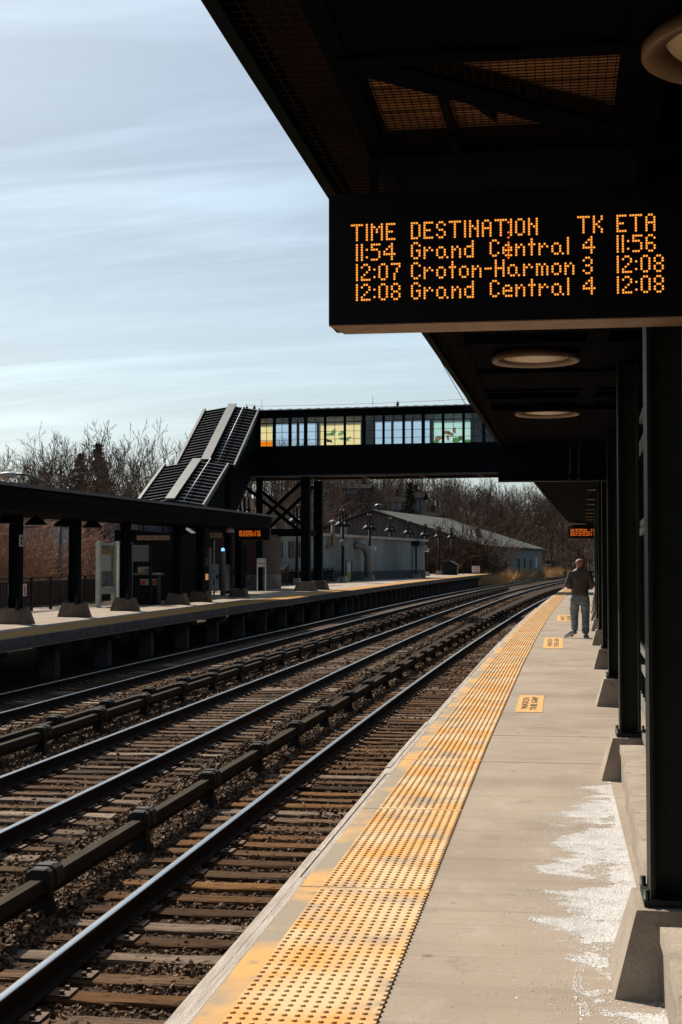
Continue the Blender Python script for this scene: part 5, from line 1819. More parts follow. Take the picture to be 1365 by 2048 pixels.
# dark utility cabinet with sloped lid
a, b = at_y(886, 1150, 172.0), at_y(914, 1121, 172.0)
uc = thing('utility_cabinet', 'dark utility cabinet with a sloped metal lid near the platform end', 'cabinet', (a.x, 172, zf(172)))
z0 = zf(172)
h1, h2 = b.z - z0 - .1, b.z - z0 - .55
uc_b = MB().prism([(a.x, 172, z0), (b.x, 172, z0), (b.x, 172, z0 + h2), (b.x - .75, 172, z0 + h1), (a.x, 172, z0 + h1 - .08)], (0, 2.2, 0))
uc_b.build('body', BLACK, uc)
MB().bar((b.x + .1, 173.1, z0 + h2 + .01), (b.x - .8, 173.1, z0 + h1 + .04), 2.3, .05).bar((b.x - .8, 173.1, z0 + h1 + .045), (a.x - .06, 173.1, z0 + h1 - .03), 2.3, .05).build('lid', GALV, uc)
MB().box(b.x + .002, b.x + .02, 172.3, 173.9, z0 + .1, z0 + h2 - .15).build('door', pmat('cabinet_door', (.10, .13, .11), .5), uc)
# end-of-platform notice
cross_sign('end_notice', 'pinkish notice board on posts at the far platform end', 'notice', 944.5, 960, 1132, 1145, 184.0, pmat('pink_notice', (.80, .66, .62), .6), ['=', '=', '='], .16, inkm=pmat('red_print', (.34, .18, .16), .7), posts=False)
a, b = at_y(941, 1146, 184.1), at_y(962, 1128, 184.1)
railing('railing', 'short black railing closing off the far platform end', [(a.x - 1.0, 185.5, zf(185)), (b.x + .1, 185.5, zf(185))], h=1.3)

# ------------------------------------------------------------------ buildings behind the far platform
def corrugated(name, c, c2, dirv=(1, 0, 0), freq=18.0, dark=.75):
    m = pmat(name, c, .6, c2=c2, scale=.5, stretch=(1, 1, .25), lo=.38, hi=.62, spec=.25)
    N, L = m.node_tree.nodes, m.node_tree.links
    t = [n for n in N if n.type == 'TEX_COORD'][0]
    dp = N.new('ShaderNodeVectorMath'); dp.operation = 'DOT_PRODUCT'
    L.new(t.outputs['Object'], dp.inputs[0]); dp.inputs[1].default_value = Vector(dirv) * freq
    sn = N.new('ShaderNodeMath'); sn.operation = 'SINE'
    L.new(dp.outputs['Value'], sn.inputs[0])
    bp_ = N.new('ShaderNodeBump'); bp_.inputs['Strength'].default_value = 1.0; bp_.inputs['Distance'].default_value = .12
    L.new(sn.outputs[0], bp_.inputs['Height']); L.new(bp_.outputs[0], N['Principled BSDF'].inputs['Normal'])
    return m
SA = at_depth(560, 1067, 111); SB = at_depth(850, 1083.5, 148)
sdir = Vector((SB.x - SA.x, SB.y - SA.y, 0)).normalized()
snrm = Vector((-sdir.y, sdir.x, 0))
S0 = Vector((SA.x, SA.y, 0)) - sdir * 22
SLEN = (Vector((SB.x, SB.y, 0)) - S0).length
EZ = SA.z
shed = thing('metal_shed', 'long pale green corrugated shed with white eaves behind the far railing', 'building', S0 + Vector((0, 0, -1.2)))
SHEDM = corrugated('pale_green_cladding', (.54, .64, .61), (.41, .50, .49), tuple(sdir), 22)
def sq(t_, w_, z_): return S0 + sdir * t_ + snrm * w_ + Vector((0, 0, z_))
def slope_z(t_): return EZ - .0
w_ = MB()
# ribbed wall as real corrugation
nrib = int(SLEN / .28)
vs, fs = [], []
for k in range(nrib * 2 + 1):
    t_ = SLEN * k / (nrib * 2)
    o_ = .035 if k % 2 else -.035
    vs += [sq(t_, -o_, -1.6), sq(t_, -o_, EZ)]
for k in range(nrib * 2):
    fs.append((k * 2, k * 2 + 2, k * 2 + 3, k * 2 + 1))
w_.add(vs, fs)
w_.prism([sq(0, .05, -1.6), sq(SLEN, .05, -1.6), sq(SLEN, .05, EZ - .02), sq(0, .05, EZ - .02)], snrm * 12)
w_.build('wall', SHEDM, shed)
MB().prism([sq(18, -.06, -1.6), sq(SLEN - .1, -.06, -1.6), sq(SLEN - .1, -.06, 1.15), sq(18, -.06, .95)], snrm * -.05).build('wall_band', pmat('dark_wall_band', (.035, .045, .055), .8, c2=(.055, .065, .07), scale=1), shed)  # dark band over the lower part of the wall
MB().prism([sq(-.3, -.35, EZ - .02), sq(-.3, -.35, EZ + .22), sq(-.3, 12.5, EZ + .5), sq(-.3, 12.5, EZ + .1)], sdir * (SLEN + .5)).build('roof', pmat('shed_roof', (.50, .49, .47), .6, c2=(.40, .39, .38), scale=1), shed)
for px in (541, 557, 584, 603):
    r_ = ray(px, 1098)
    k_ = S0.dot(snrm) / Vector((r_.x, r_.y, 0)).dot(snrm)
    t_ = (Vector((r_.x, r_.y, 0)) * k_ - S0).dot(sdir)
    zz_, z2_ = CAMZ + (ray(px, 1115) * k_).z, CAMZ + (ray(px, 1084) * k_).z
    f = MB()
    f.prism([sq(t_ - .62, -.06, zz_), sq(t_ + .62, -.06, zz_), sq(t_ + .62, -.06, z2_), sq(t_ - .62, -.06, z2_)], snrm * -.04)
    wn_ = f.build('window', pmat('shed_window', (.05, .055, .055), .3, c2=(.10, .10, .09), scale=3), shed)
    g = MB()
    for dz in (0, .33, .66, 1):
        zc = zz_ + (z2_ - zz_) * dz
        g.bar(sq(t_ - .65, -.12, zc), sq(t_ + .65, -.12, zc), .05, .05)
    for dx in (-.65, -.2, .2, .65):
        g.bar(sq(t_ + dx, -.12, zz_), sq(t_ + dx, -.12, z2_), .05, .05)
    g.build('window_frame', pmat('brown_frame', (.10, .08, .07), .6), wn_)
# arched duct and pipes on the shed wall
def shed_t(px):
    r_ = ray(px, 1098)
    k_ = S0.dot(snrm) / Vector((r_.x, r_.y, 0)).dot(snrm)
    return (Vector((r_.x, r_.y, 0)) * k_ - S0).dot(sdir), k_
t_, k_ = shed_t(709)
z1_ = CAMZ + (ray(709, 1092) * k_).z
pts = [sq(t_ + 1.2, -.9, -1.2), sq(t_ + 1.1, -.9, z1_ - 1.0), sq(t_ + .9, -.85, z1_ - .4), sq(t_ + .45, -.7, z1_ - .05), sq(t_ + 0.1, -.3, z1_ + .05), sq(t_ - .1, .2, z1_ + .05)]
MB().tube(pts, .34, 14).build('duct', pmat('grey_duct', (.16, .17, .17), .4, metal=.3, c2=(.22, .23, .23), scale=1), shed)
t_, k_ = shed_t(656.5)
zt1, zt0 = CAMZ + (ray(656, 1044) * k_).z, CAMZ + (ray(656, 1097) * k_).z
MB().tube([sq(t_, -.45, zt0), sq(t_, -.45, zt1)], .16, 10).tube([sq(t_ - .9, -.3, zt0 + .1), sq(t_, -.45, zt0 + .1)], .13, 8).lathe([(.001, .2), (.38, .02), (.38, 0), (.001, 0)], tuple(sq(t_, -.45, zt1)), 12).build('chimney', pmat('rusty_pipe', (.28, .22, .17), .6, c2=(.2, .15, .11), scale=3), shed)
for px, hgt in ((706.5, 1.3), (712, 1.0)):
    t_, k_ = shed_t(px)
    c = sq(t_, 1.0, EZ + .2)
    MB().lathe([(.16, 0), (.16, hgt - .3), (.30, hgt - .25), (.001, hgt)], tuple(c), 10).build('roof_vent', GALV, shed)

# large barn-like warehouse
BCR = at_depth(967, 1093, 205); BPK = at_depth(753, 1024, 212); BFE = at_depth(1085, 1099.6, 247)
bdir = Vector((BFE.x - BCR.x, BFE.y - BCR.y, 0)); BL = bdir.length; bdir.normalize()
bn_ = Vector((-bdir.y, bdir.x, 0))
C0 = Vector((BCR.x, BCR.y, 0))
half = (Vector((BPK.x, BPK.y, 0)) - C0).dot(bn_)
EZB, PZB = BCR.z, BPK.z
def bq_(l, w, z): return C0 + bdir * l + bn_ * w + Vector((0, 0, z))
barn = thing('warehouse', 'big gabled warehouse with brown end wall and long grey roof', 'building', C0 + Vector((0, 0, -1)))
GZ = -1.4
MB().prism([bq_(.02, 0, GZ), bq_(.02, half * 2, GZ), bq_(.02, half * 2, EZB), bq_(.02, half, PZB), bq_(.02, 0, EZB)], bdir * .3).build('gable_wall', corrugated('brown_cladding', (.22, .165, .155), (.16, .12, .112), tuple(bn_), 9), barn)
MB().prism([bq_(BL - .3, 0, GZ), bq_(BL - .3, half * 2, GZ), bq_(BL - .3, half * 2, EZB), bq_(BL - .3, half, PZB), bq_(BL - .3, 0, EZB)], bdir * .3).build('far_gable_wall', pmat('rust_wall', (.15, .07, .045), .8), barn)
BARNS = corrugated('teal_cladding', (.33, .40, .39), (.23, .30, .295), tuple(bdir), 9)
MB().prism([bq_(.33, 0, GZ), bq_(BL - .31, 0, GZ), bq_(BL - .31, 0, EZB), bq_(.33, 0, EZB)], bn_ * .3).build('side_wall', BARNS, barn)
BROOF = pmat('grey_metal_roof', (.115, .115, .102), .65, c2=(.082, .081, .072), scale=.25, stretch=(1, 1, 1), spec=.06)
ro_ = MB()
ro_.prism([bq_(-.6, -.5, EZB - .12), bq_(-.6, half, PZB + .10), bq_(-.6, half, PZB + .35), bq_(-.6, -.5, EZB + .13)], bdir * (BL + 1.0))
ro_.prism([bq_(-.6, half + .005, PZB + .10), bq_(-.6, half * 2 + .5, EZB - .12), bq_(-.6, half * 2 + .5, EZB + .13), bq_(-.6, half + .005, PZB + .35)], bdir * (BL + 1.0))
barn_roof = ro_.build('roof', BROOF, barn)
c = bq_(2.5, half, PZB + .3)
MB().lathe([(.4, 0), (.4, .4), (.6, .5), (.6, .75), (.4, .9), (.001, 1.0)], tuple(c), 12).build('roof_vent', GALV, barn_roof)
c = bq_(16, half * .28, EZB + (PZB - EZB) * .28 + .15)
MB().lathe([(.9, 0), (.5, .5), (.4, 1.1), (.6, 1.2), (.001, 1.7)], tuple(c), 10).build('roof_vent', GALV, barn_roof)
for (l_, w0_, z0_, z1_) in ((9, .9, .9, 3.0), (14.5, 1.1, GZ, 3.2), (24, 1.4, GZ, 3.0), (29, .9, 1.2, 3.1), (33.5, 1.2, GZ, 2.9)):
    MB().prism([bq_(l_, -.03, z0_), bq_(l_ + w0_, -.03, z0_), bq_(l_ + w0_, -.03, z1_ - .3), bq_(l_, -.03, z1_ - .3)], bn_ * -.05).build('door' if z0_ < 0 else 'window', pmat('dark_opening', (.025, .03, .03), .7), barn)
MB().prism([bq_(38, -.03, 1.2), bq_(39.6, -.03, 1.2), bq_(39.6, -.03, 3.0), bq_(38, -.03, 3.0)], bn_ * -.05).build('wall_sign', WHITE, barn)

# grey workshop behind the brush, with a lease board
wa, wb_ = at_y(164, 1200, 66), at_y(262, 1036, 66)
ws = thing('workshop', 'grey panelled building with dark window slots behind the timetable frames', 'building', (wa.x, 66, 0))
GCL = corrugated('grey_cladding', (.24, .22, .23), (.19, .17, .18), (1, 0, 0), 12)
MB().box(wa.x, wb_.x + .6, 66, 74, -1.2, 4.1).build('wall', GCL, ws)
MB().box(wa.x - .3, wb_.x + .9, 65.7, 74.3, 4.102, 4.25).build('roof', GREYP, ws)
for (x0, x1, y0_, y1_) in ((174, 181, 1048, 1090), (197, 211, 1048, 1084)):
    a, b = at_y(x0, y1_, 65.98), at_y(x1, y0_, 65.98)
    MB().box(a.x, b.x, 65.93, 65.98, a.z, b.z).build('window', BLACK, ws)
a, b = at_y(168, 1121, 64.5), at_y(198, 1089, 64.5)
ls = thing('lease_board', 'dark board lettered FOR LEASE partly behind the white frame', 'sign', (a.x, 64.5, a.z))
MB().box(a.x, b.x + .1, 64.5, 64.56, a.z, b.z).build('sign_panel', pmat('dark_board', (.02, .02, .022), .6), ls)
bw_ = pmat('board_white', (.5, .5, .5), .6)
for i, wq in enumerate((.36, .28, .22, .32)):
    zc_ = b.z - .36 - .16 * i
    MB().box((a.x + b.x) / 2 - (b.x - a.x) * wq, (a.x + b.x) / 2 + (b.x - a.x) * wq, 64.492, 64.498, zc_ - .035, zc_ + .035).build('printed_line', bw_, ls)
for i, (tx, sz) in enumerate((('FOR LEASE', .22),)):
    text_mesh('lettering', tx, sz, ((a.x + b.x) / 2 + .02, 64.49, b.z - .10 - .15 * i), (1, 0, 0), (0, 0, 1), pmat('board_white', (.5, .5, .5), .6), ls)
for xx in (a.x + .1, b.x - .1):
    MB().box(xx, xx + .08, 64.57, 64.65, -1.0, b.z).build('leg', BLACK, ls)
# cobra-head street light
sp = at_depth(108, 980, 60); sh_ = at_depth(18, 950, 60)
sl_ = thing('street_lamp', 'grey cobra-head street lamp curving above the far canopy roof', 'street lamp', (sp.x + .3, sp.y, -.3))
MB().tube([(sp.x + .3, sp.y, -.4), (sp.x + .3, sp.y, sp.z - 1.2)], [.12, .08], 10).build('pole', GALV, sl_)
pts = [Vector((sp.x + .3, sp.y, sp.z - 1.2))] + [at_depth(px, py, 60) for (px, py) in ((104, 975), (88, 964), (66, 953), (48, 948.5), (30, 948))]
MB().tube(pts, [.08, .07, .065, .06, .055, .05], 8).build('arm', GALV, sl_)
MB().ball((sh_.x - .05, sh_.y, sh_.z), .34, 14, 8, (1.25, .6, .42)).build('lamp_head', pmat('lamp_head_grey', (.34, .36, .36), .5), sl_)
MB().ball((sh_.x - .18, sh_.y, sh_.z - .08), .2, 12, 8, (1.1, .8, .7)).build('lens', LENS, sl_)

# houses on the wooded hill
def house(name, lab, px0, px1, py_eave, py_ridge, py_base, d, cw, cr, wins):
    a, b = at_depth(px0, py_base, d), at_depth(px1, py_eave, d)
    pk = at_depth((px0 + px1) / 2, py_ridge, d)
    gz = min(ground_z(a.x, a.y), a.z) - .5
    h = thing(name, lab, 'house', (a.x, a.y, gz), 'houses among the bare trees on the hill')
    y_ = a.y
    MB().box(a.x, b.x, y_, y_ + 8, gz, b.z).build('wall', cw, h)
    r_ = MB().prism([(a.x - .5, y_ - .5, b.z + .002), (a.x - .5, y_ + 4, pk.z), (a.x - .5, y_ + 8.5, b.z + .002)], (b.x - a.x + 1, 0, 0)).build('roof', cr, h)
    MB().box(b.x - 2, b.x - 1.2, y_ + 4.4, y_ + 5.2, pk.z - .8, pk.z + 1.2).build('chimney', BRICK, r_)
    for (wx, wy, ww, wh) in wins:
        c_ = at_depth(wx, wy, d)
        f_ = MB().box(c_.x - ww / 2, c_.x + ww / 2, y_ - .05, y_ - .005, c_.z - wh / 2, c_.z + wh / 2).build('window', pmat('house_window', (.16, .18, .2), .2), h)
        g_ = MB()
        for s in (-1, 1):
            g_.box(c_.x + s * ww / 2 - .06, c_.x + s * ww / 2 + .06, y_ - .08, y_ - .052, c_.z - wh / 2, c_.z + wh / 2)
        g_.build('window_frame', WHITE, f_)
HW1 = pmat('house_grey', (.13, .125, .12), .8, c2=(.10, .095, .09), scale=1)
HR1 = pmat('house_roof_dark', (.022, .020, .018), .95, c2=(.03, .027, .025), scale=2, spec=.0)
house('house', 'low dark house with a pale roof edge, high on the hill under the bridge', 684, 738, 977, 966, 992, 288, pmat('house_dark', (.045, .042, .04), .8), pmat('pale_roof', (.045, .044, .042), .95, spec=.0), [(705, 984, 1.6, 1.0)])
house('house', 'grey house with a small bright window, lower on the hill', 772, 808, 1004, 990, 1026, 262, HW1, HR1, [(794, 1011, 1.3, 1.6), (782, 1012, 1.0, 1.2)])
house('house', 'tall grey gabled house half hidden by trees on the hill', 812, 844, 996, 980, 1030, 268, pmat('house_bluegrey', (.17, .18, .185), .8), HR1, [(830, 1010, 1.2, 1.6)])
house('house', 'small pale house roof behind the warehouse, beside the chimney stack', 846, 880, 1032, 1022, 1044, 258, pmat('house_pale', (.25, .24, .23), .8), HR1, [])
# utility poles
def upole(px, py0, py1, d, lab, arm):
    a, b = at_depth(px, py1, d), at_depth(px, py0, d)
    z0 = min(a.z, ground_z(a.x, a.y))
    t = thing('utility_pole', lab, 'utility pole', (a.x, a.y, z0), 'wooden utility poles')
    MB().tube([(a.x, a.y, z0), (a.x, a.y, b.z)], [.24, .17], 8).build('pole', pmat('pole_wood', (.24, .20, .16), .9, c2=(.17, .14, .11), scale=3), t)
    MB().box(a.x - arm, a.x + arm, a.y - .08, a.y + .08, b.z - .9, b.z - .7).build('crossarm', BLACK, t)
upole(1114, 1077, 1122, 296, 'pale wooden utility pole beyond the warehouse near the parked trucks', .9)
upole(860, 987, 1035, 270, 'pale wooden utility pole standing on the hill above the warehouse roof', .8)

# vehicles in the far yard
TIRE = pmat('tyre_rubber', (.015, .015, .016), .8)
PAINTW = pmat('white_vehicle_paint', (.85, .85, .85), .4)
WGL = pmat('dark_windscreen', (.03, .035, .04), .15, spec=.6)
def truck(px, py, d, lab, name, cat, paint, h, w, cab):
    p = at_depth(px, py, d)
    g = p.z
    t = thing(name, lab, cat, p)
    x, y = p.x, p.y
    MB().box(x - w / 2, x + w / 2, y, y + 1.6, g + .55, g + 1.35 * cab).box(x - w * .42, x + w * .42, y + 1.2, y + 5.5, g + .6, g + h * .62).build('body', paint, t)
    MB().frustum(x - w * .48, x + w * .48, y + .9, y + 3.0, g + 1.35 * cab + .002, x - w * .40, x + w * .40, y + 1.4, y + 2.9, g + h).build('cab', paint, t)
    MB().prism([(x - w * .40, y + .95, g + 1.35 * cab + .12), (x + w * .40, y + .95, g + 1.35 * cab + .12), (x + w * .36, y + 1.33, g + h - .15), (x - w * .36, y + 1.33, g + h - .15)], (0, -.05, -.0)).build('windscreen', WGL, t)
    MB().box(x - w * .3, x + w * .3, y - .03, y - .002, g + .75, g + 1.15 * cab).build('grille', BLACK, t)
    MB().box(x - w * .52, x + w * .52, y - .15, y - .035, g + .42, g + .66).build('bumper', GALV, t)
    for s in (-1, 1):
        MB().box(x + s * w * .40 - .14, x + s * w * .40 + .14, y - .05, y - .003, g + .85, g + 1.05).build('headlight', WHITE, t)
        for yy in (1.0, 4.3):
            wv = MB()
            wv.tube([(x + s * (w / 2 + .02), y + yy, g + .40), (x + s * (w / 2 - .28), y + yy, g + .40)], .42, 14)
            wv.build('wheel', TIRE, t)
    return t
truck(1138, 1141, 292, 'white utility truck facing the camera beside the man\'s head', 'utility_truck', 'truck', PAINTW, 2.5, 2.3, 1.15)
truck(1096, 1144, 280, 'pale parked car beside the rust-brown warehouse corner', 'parked_car', 'car', pmat('pale_car_paint', (.38, .36, .32), .4), 1.5, 1.8, .72)
truck(1163, 1140, 300, 'dark red crane truck mostly hidden behind the man\'s head', 'crane_truck', 'truck', pmat('dark_red_paint', (.20, .02, .025), .5), 2.9, 2.4, 1.3)
tt_ = at_depth(1110, 1141, 288)
tl = thing('flatbed_trailer', 'dark flatbed trailer stacked with crates between car and truck', 'trailer', tt_)
MB().box(tt_.x - 2.2, tt_.x + 1.2, tt_.y, tt_.y + 6, tt_.z + .7, tt_.z + 1.0).build('bed', BLACK, tl)
MB().box(tt_.x - 2.1, tt_.x + 1.1, tt_.y + .1, tt_.y + 5.9, tt_.z + 1.002, tt_.z + 2.0).build('side_panel', pmat('trailer_blue', (.025, .032, .045), .6), tl)
for s in (-1.6, .8):
    MB().tube([(tt_.x + s, tt_.y + .5, tt_.z + .42), (tt_.x + s + .3, tt_.y + .5, tt_.z + .42)], .42, 12).build('wheel', TIRE, tl)
rl_ = at_depth(1124, 1136, 286)
cr_ = thing('cable_reel', 'pale cable reel standing left of the white utility truck', 'cable reel', rl_)
MB().tube([(rl_.x, rl_.y, rl_.z + .6), (rl_.x, rl_.y + .12, rl_.z + .6)], 1.05, 20).tube([(rl_.x, rl_.y + 1.2, rl_.z + .6), (rl_.x, rl_.y + 1.32, rl_.z + .6)], 1.05, 20).build('flange', pmat('reel_wood', (.28, .26, .25), .8), cr_)
MB().tube([(rl_.x, rl_.y + .121, rl_.z + .6), (rl_.x, rl_.y + 1.199, rl_.z + .6)], .6, 16).build('drum', BLACK, cr_)
ca = [at_depth(px, py, 301) for px, py in ((1150, 1120), (1158, 1108), (1184, 1122))]
cra = thing('crane_boom', 'folded dark red crane boom rising behind the man\'s head', 'crane boom', ca[0])
MB().bar(ca[0] - Vector((0, 0, 1.4)), ca[1], .55, .6).build('lower_boom', pmat('boom_red', (.22, .03, .04), .5), cra)
MB().bar(ca[1], ca[2], .35, .45).build('upper_boom', pmat('boom_dark_red', (.16, .03, .03), .5), cra)
MB().ball(tuple(ca[1]), .4, 8, 6).build('knuckle', BLACK, cra)

# ------------------------------------------------------------------ the walking man
def skin_obj(name, verts, edges, radii, m, parent, sub=2, root=0, fold=0.0):
    me = bpy.data.meshes.new(name + '_cage')
    me.from_pydata(verts, edges, [])
    o = bpy.data.objects.new(name + '_cage', me)
    COL.objects.link(o)
    sk = o.modifiers.new('skin', 'SKIN')
    sk.use_smooth_shade = True
    sv = me.skin_vertices[0].data
    for i, r_ in enumerate(radii):
        sv[i].radius = r_ if isinstance(r_, tuple) else (r_, r_)
        sv[i].use_root = (i == root)
    ss = o.modifiers.new('sub', 'SUBSURF'); ss.levels = sub; ss.render_levels = sub
    dg = bpy.context.evaluated_depsgraph_get()
    dg.update()
    out = bpy.data.meshes.new_from_object(o.evaluated_get(dg))
    bpy.data.objects.remove(o)
    out.name = name
    out.materials.clear(); out.materials.append(m)
    for p in out.polygons: p.use_smooth = True
    if fold:
        from mathutils import noise as mn
        for v in out.vertices:
            n_ = v.normal
            w_ = mn.noise(Vector((v.co.x * 9, v.co.y * 9, v.co.z * 15))) + .6 * mn.noise(Vector((v.co.x * 17 + 4, v.co.y * 17, v.co.z * 30 + v.co.x * 14)))
            v.co += n_ * (w_ * fold)
    return link(name, out, parent)
mp_ = at_z(1161, 1276, grade(31))
man = thing('person', 'bald man in grey brown jacket and blue jeans walking away on the platform', 'person', (mp_.x, mp_.y, grade(mp_.y)))
SKIN = pmat('skin', (.46, .25, .18), .6, c2=(.38, .19, .14), scale=14)
JACK = pmat('jacket_cloth', (.125, .108, .097), .85, c2=(.085, .074, .067), scale=7, bump=.8, bscale=14, spec=.1)
JEAN = pmat('denim', (.15, .205, .245), .85, c2=(.27, .33, .36), scale=9, lo=.42, hi=.66, bump=.9, bscale=16, spec=.1)
SHOE = pmat('grey_shoe', (.16, .15, .145), .6, c2=(.24, .23, .22), scale=20)
SOLE = pmat('pale_sole', (.55, .53, .50), .7)
BV, BE, BR = [], [], []
def jv(p, r_, par=None):
    BV.append(p); BR.append(r_)
    i = len(BV) - 1
    if par is not None: BE.append((par, i))
    return i
pel = jv((0, 0, .93), (.15, .12)); sp1 = jv((0, .01, 1.10), (.15, .12), pel); ch = jv((0, 0, 1.28), (.17, .12), sp1); uc_ = jv((0, -.005, 1.40), (.14, .10), ch)
nk = jv((0, .015, 1.50), (.062, .065), uc_); hb = jv((0, .035, 1.56), (.074, .088), nk); hm = jv((0, .030, 1.635), (.083, .102), hb); ht = jv((0, .020, 1.715), (.060, .076), hm)
nose = jv((0, .135, 1.615), .018, hm)
for s in (-1, 1):
    jv((s * .088, .02, 1.62), .022, hm)                      # ears
    sh2 = jv((s * .17, -.005, 1.385), .06, uc_); el = jv((s * .25, -.045, 1.12), .045, sh2); wr = jv((s * .15, .21, 1.13), .032, el); hd = jv((s * .085, .29, 1.15), .036, wr)
    for k in range(4):
        f1 = jv((s * (.055 - .0 * k), .325 + .006 * k, 1.185 - .022 * k), .011, hd); f2 = jv((s * .02, .325 + .004 * k, 1.19 - .022 * k), .009, f1)
    th1 = jv((s * .075, .285, 1.20), .013, hd); jv((s * .05, .30, 1.225), .010, th1)
    hp_ = jv((s * .095, 0, .88), .10, pel)
    if s > 0:
        kn = jv((.115, .03, .48), .062, hp_); an = jv((.11, .03, .09), .042, kn); jv((.125, .17, .04), .035, an)
    else:
        kn = jv((-.12, .05, .49), .062, hp_); an = jv((-.115, -.08, .14), .042, kn); jv((-.20, .0, .035), .035, an)
body = skin_obj('body', BV, BE, BR, SKIN, man)
# trousers
V, E, R_ = [(0, 0, 1.0), (0, .0, .90)], [(0, 1)], [(.185, .145), (.195, .155)]
def tv(p, r_, par):
    V.append(p); R_.append(r_); E.append((par, len(V) - 1)); return len(V) - 1
a = tv((.105, .0, .80), (.115, .125), 1); b = tv((.118, .03, .48), (.092, .095), a); c = tv((.115, .02, .22), (.078, .085), b); tv((.112, .03, .065), (.080, .09), c)
a = tv((-.108, .0, .80), (.115, .125), 1); b = tv((-.125, .045, .49), (.092, .095), a); c = tv((-.12, -.02, .27), (.078, .085), b); tv((-.118, -.07, .13), (.078, .088), c)
skin_obj('jeans', V, E, R_, JEAN, man, sub=3, fold=.013)
# jacket with sleeves
V, E, R_ = [(0, 0, .86), (0, 0, 1.02), (0, .005, 1.20), (0, -.005, 1.36), (0, .0, 1.455)], [(0, 1), (1, 2), (2, 3), (3, 4)], [(.205, .165), (.20, .16), (.20, .155), (.18, .13), (.085, .085)]
for s in (-1, 1):
    a = tv((s * .185, -.005, 1.38), (.08, .095), 3); b = tv((s * .262, -.05, 1.14), (.07, .075), a); c = tv((s * .22, .08, 1.09), .06, b); tv((s * .165, .19, 1.12), .050, c)
skin_obj('jacket', V, E, R_, JACK, man, sub=3, fold=.014)
cl_ = MB().loft([(0, .005, 1.455, .085, .09), (0, .012, 1.50, .080, .086), (0, .012, 1.515, .074, .08)], 18, cap=False)
off = wloc(man)
def local_build(mb, name, m, parent, sub=0):
    mb.v = [tuple(Vector(p) + off) for p in mb.v]
    return mb.build(name, m, parent)
local_build(cl_, 'collar', JACK, man)
# shoes
def shoe(heel, toe, lift, name):
    h, t_ = Vector(heel), Vector(toe)
    d_ = (t_ - h); L_ = d_.length; d_.normalize()
    side = d_.cross(Vector((0, 0, 1))).normalized(); up = side.cross(d_)
    m, so_ = MB(), MB()
    secs = [(0.0, .040, .085), (.15, .050, .11), (.35, .050, .115), (.55, .055, .085), (.8, .058, .062), (.95, .044, .046), (1.0, .015, .02)]
    n = 12
    for mm, lo_, hs in ((m, .022, 1.0), (so_, .0, 0.0)):
        vs, fs = [], []
        for (f, w_, hh) in secs:
            for k in range(n):
                th = 2 * math.pi * k / n
                u = math.cos(th) * w_ * (1.0 if hs else 1.08)
                v = lo_ + (max(0, math.sin(th)) ** .7 * (hh - lo_) if hs else (.021 if math.sin(th) > 0 else 0))
                vs.append(h + d_ * (L_ * f) + side * u + up * v)
        for i in range(len(secs) - 1):
            for k in range(n):
                k2 = (k + 1) % n
                fs.append((i * n + k, i * n + k2, (i + 1) * n + k2, (i + 1) * n + k))
        fs += [tuple(range(n))[::-1], tuple((len(secs) - 1) * n + k for k in range(n))]
        mm.add(vs, fs, smooth=True)
    o = local_build(m, name, SHOE, man)
    local_build(so_, 'sole', SOLE, o)
shoe((.112, -.09, .0), (.14, .24, .0), 0, 'shoe')
shoe((-.085, -.13, .10), (-.33, .03, .002), 0, 'shoe')
# ------------------------------------------------------------------ bare trees, brush, grass
BARK = pmat('bark', (.115, .08, .06), .95, c2=(.07, .05, .038), scale=2, spec=.05, rnd=.3)
TWIG = pmat('fine_twigs', (.165, .115, .086), .95, c2=(.11, .077, .058), scale=.6, spec=.05, rnd=.25)
BRUSHT = pmat('reddish_brush', (.46, .28, .185), .9, c2=(.30, .17, .115), scale=1.2, spec=.1)
NEEDLE = pmat('conifer_needles', (.030, .036, .020), .9, c2=(.045, .048, .024), scale=2, spec=.05)
class Seg:
    """many tapered three-sided twigs gathered into arrays"""
    def __init__(self): self.a, self.b, self.r, self.q = [], [], [], []
    def add(self, a, b, r0, r1): self.a.append(a); self.b.append(b); self.r.append(r0); self.q.append(r1)
    def arrays(self):
        A, B = np.array(self.a, float), np.array(self.b, float)
        r, q = np.array(self.r)[:, None], np.array(self.q)[:, None]
        d = B - A; d /= np.maximum(np.linalg.norm(d, axis=1, keepdims=True), 1e-6)
        ref = np.where(np.abs(d[:, 2:3]) < .9, np.array([[0, 0, 1.0]]), np.array([[0, 1.0, 0]]))
        u = np.cross(d, ref); u /= np.maximum(np.linalg.norm(u, axis=1, keepdims=True), 1e-6)
        w = np.cross(d, u)
        P = []
        for (E_, rr) in ((A, r), (B, q)):
            for k in range(3):
                th = 2.0944 * k
                P.append(E_ + (u * math.cos(th) + w * math.sin(th)) * rr)
        V = np.stack(P, 1).reshape(-1, 3)
        n = len(A)
        F = (np.arange(n)[:, None, None] * 6 + np.array([(0, 1, 4, 3), (1, 2, 5, 4), (2, 0, 3, 5)])[None]).reshape(-1, 4)
        return V, F
    def build(self, name, m, parent=None):
        V, F = self.arrays()
        return np_mesh(name, V, F, m, parent)
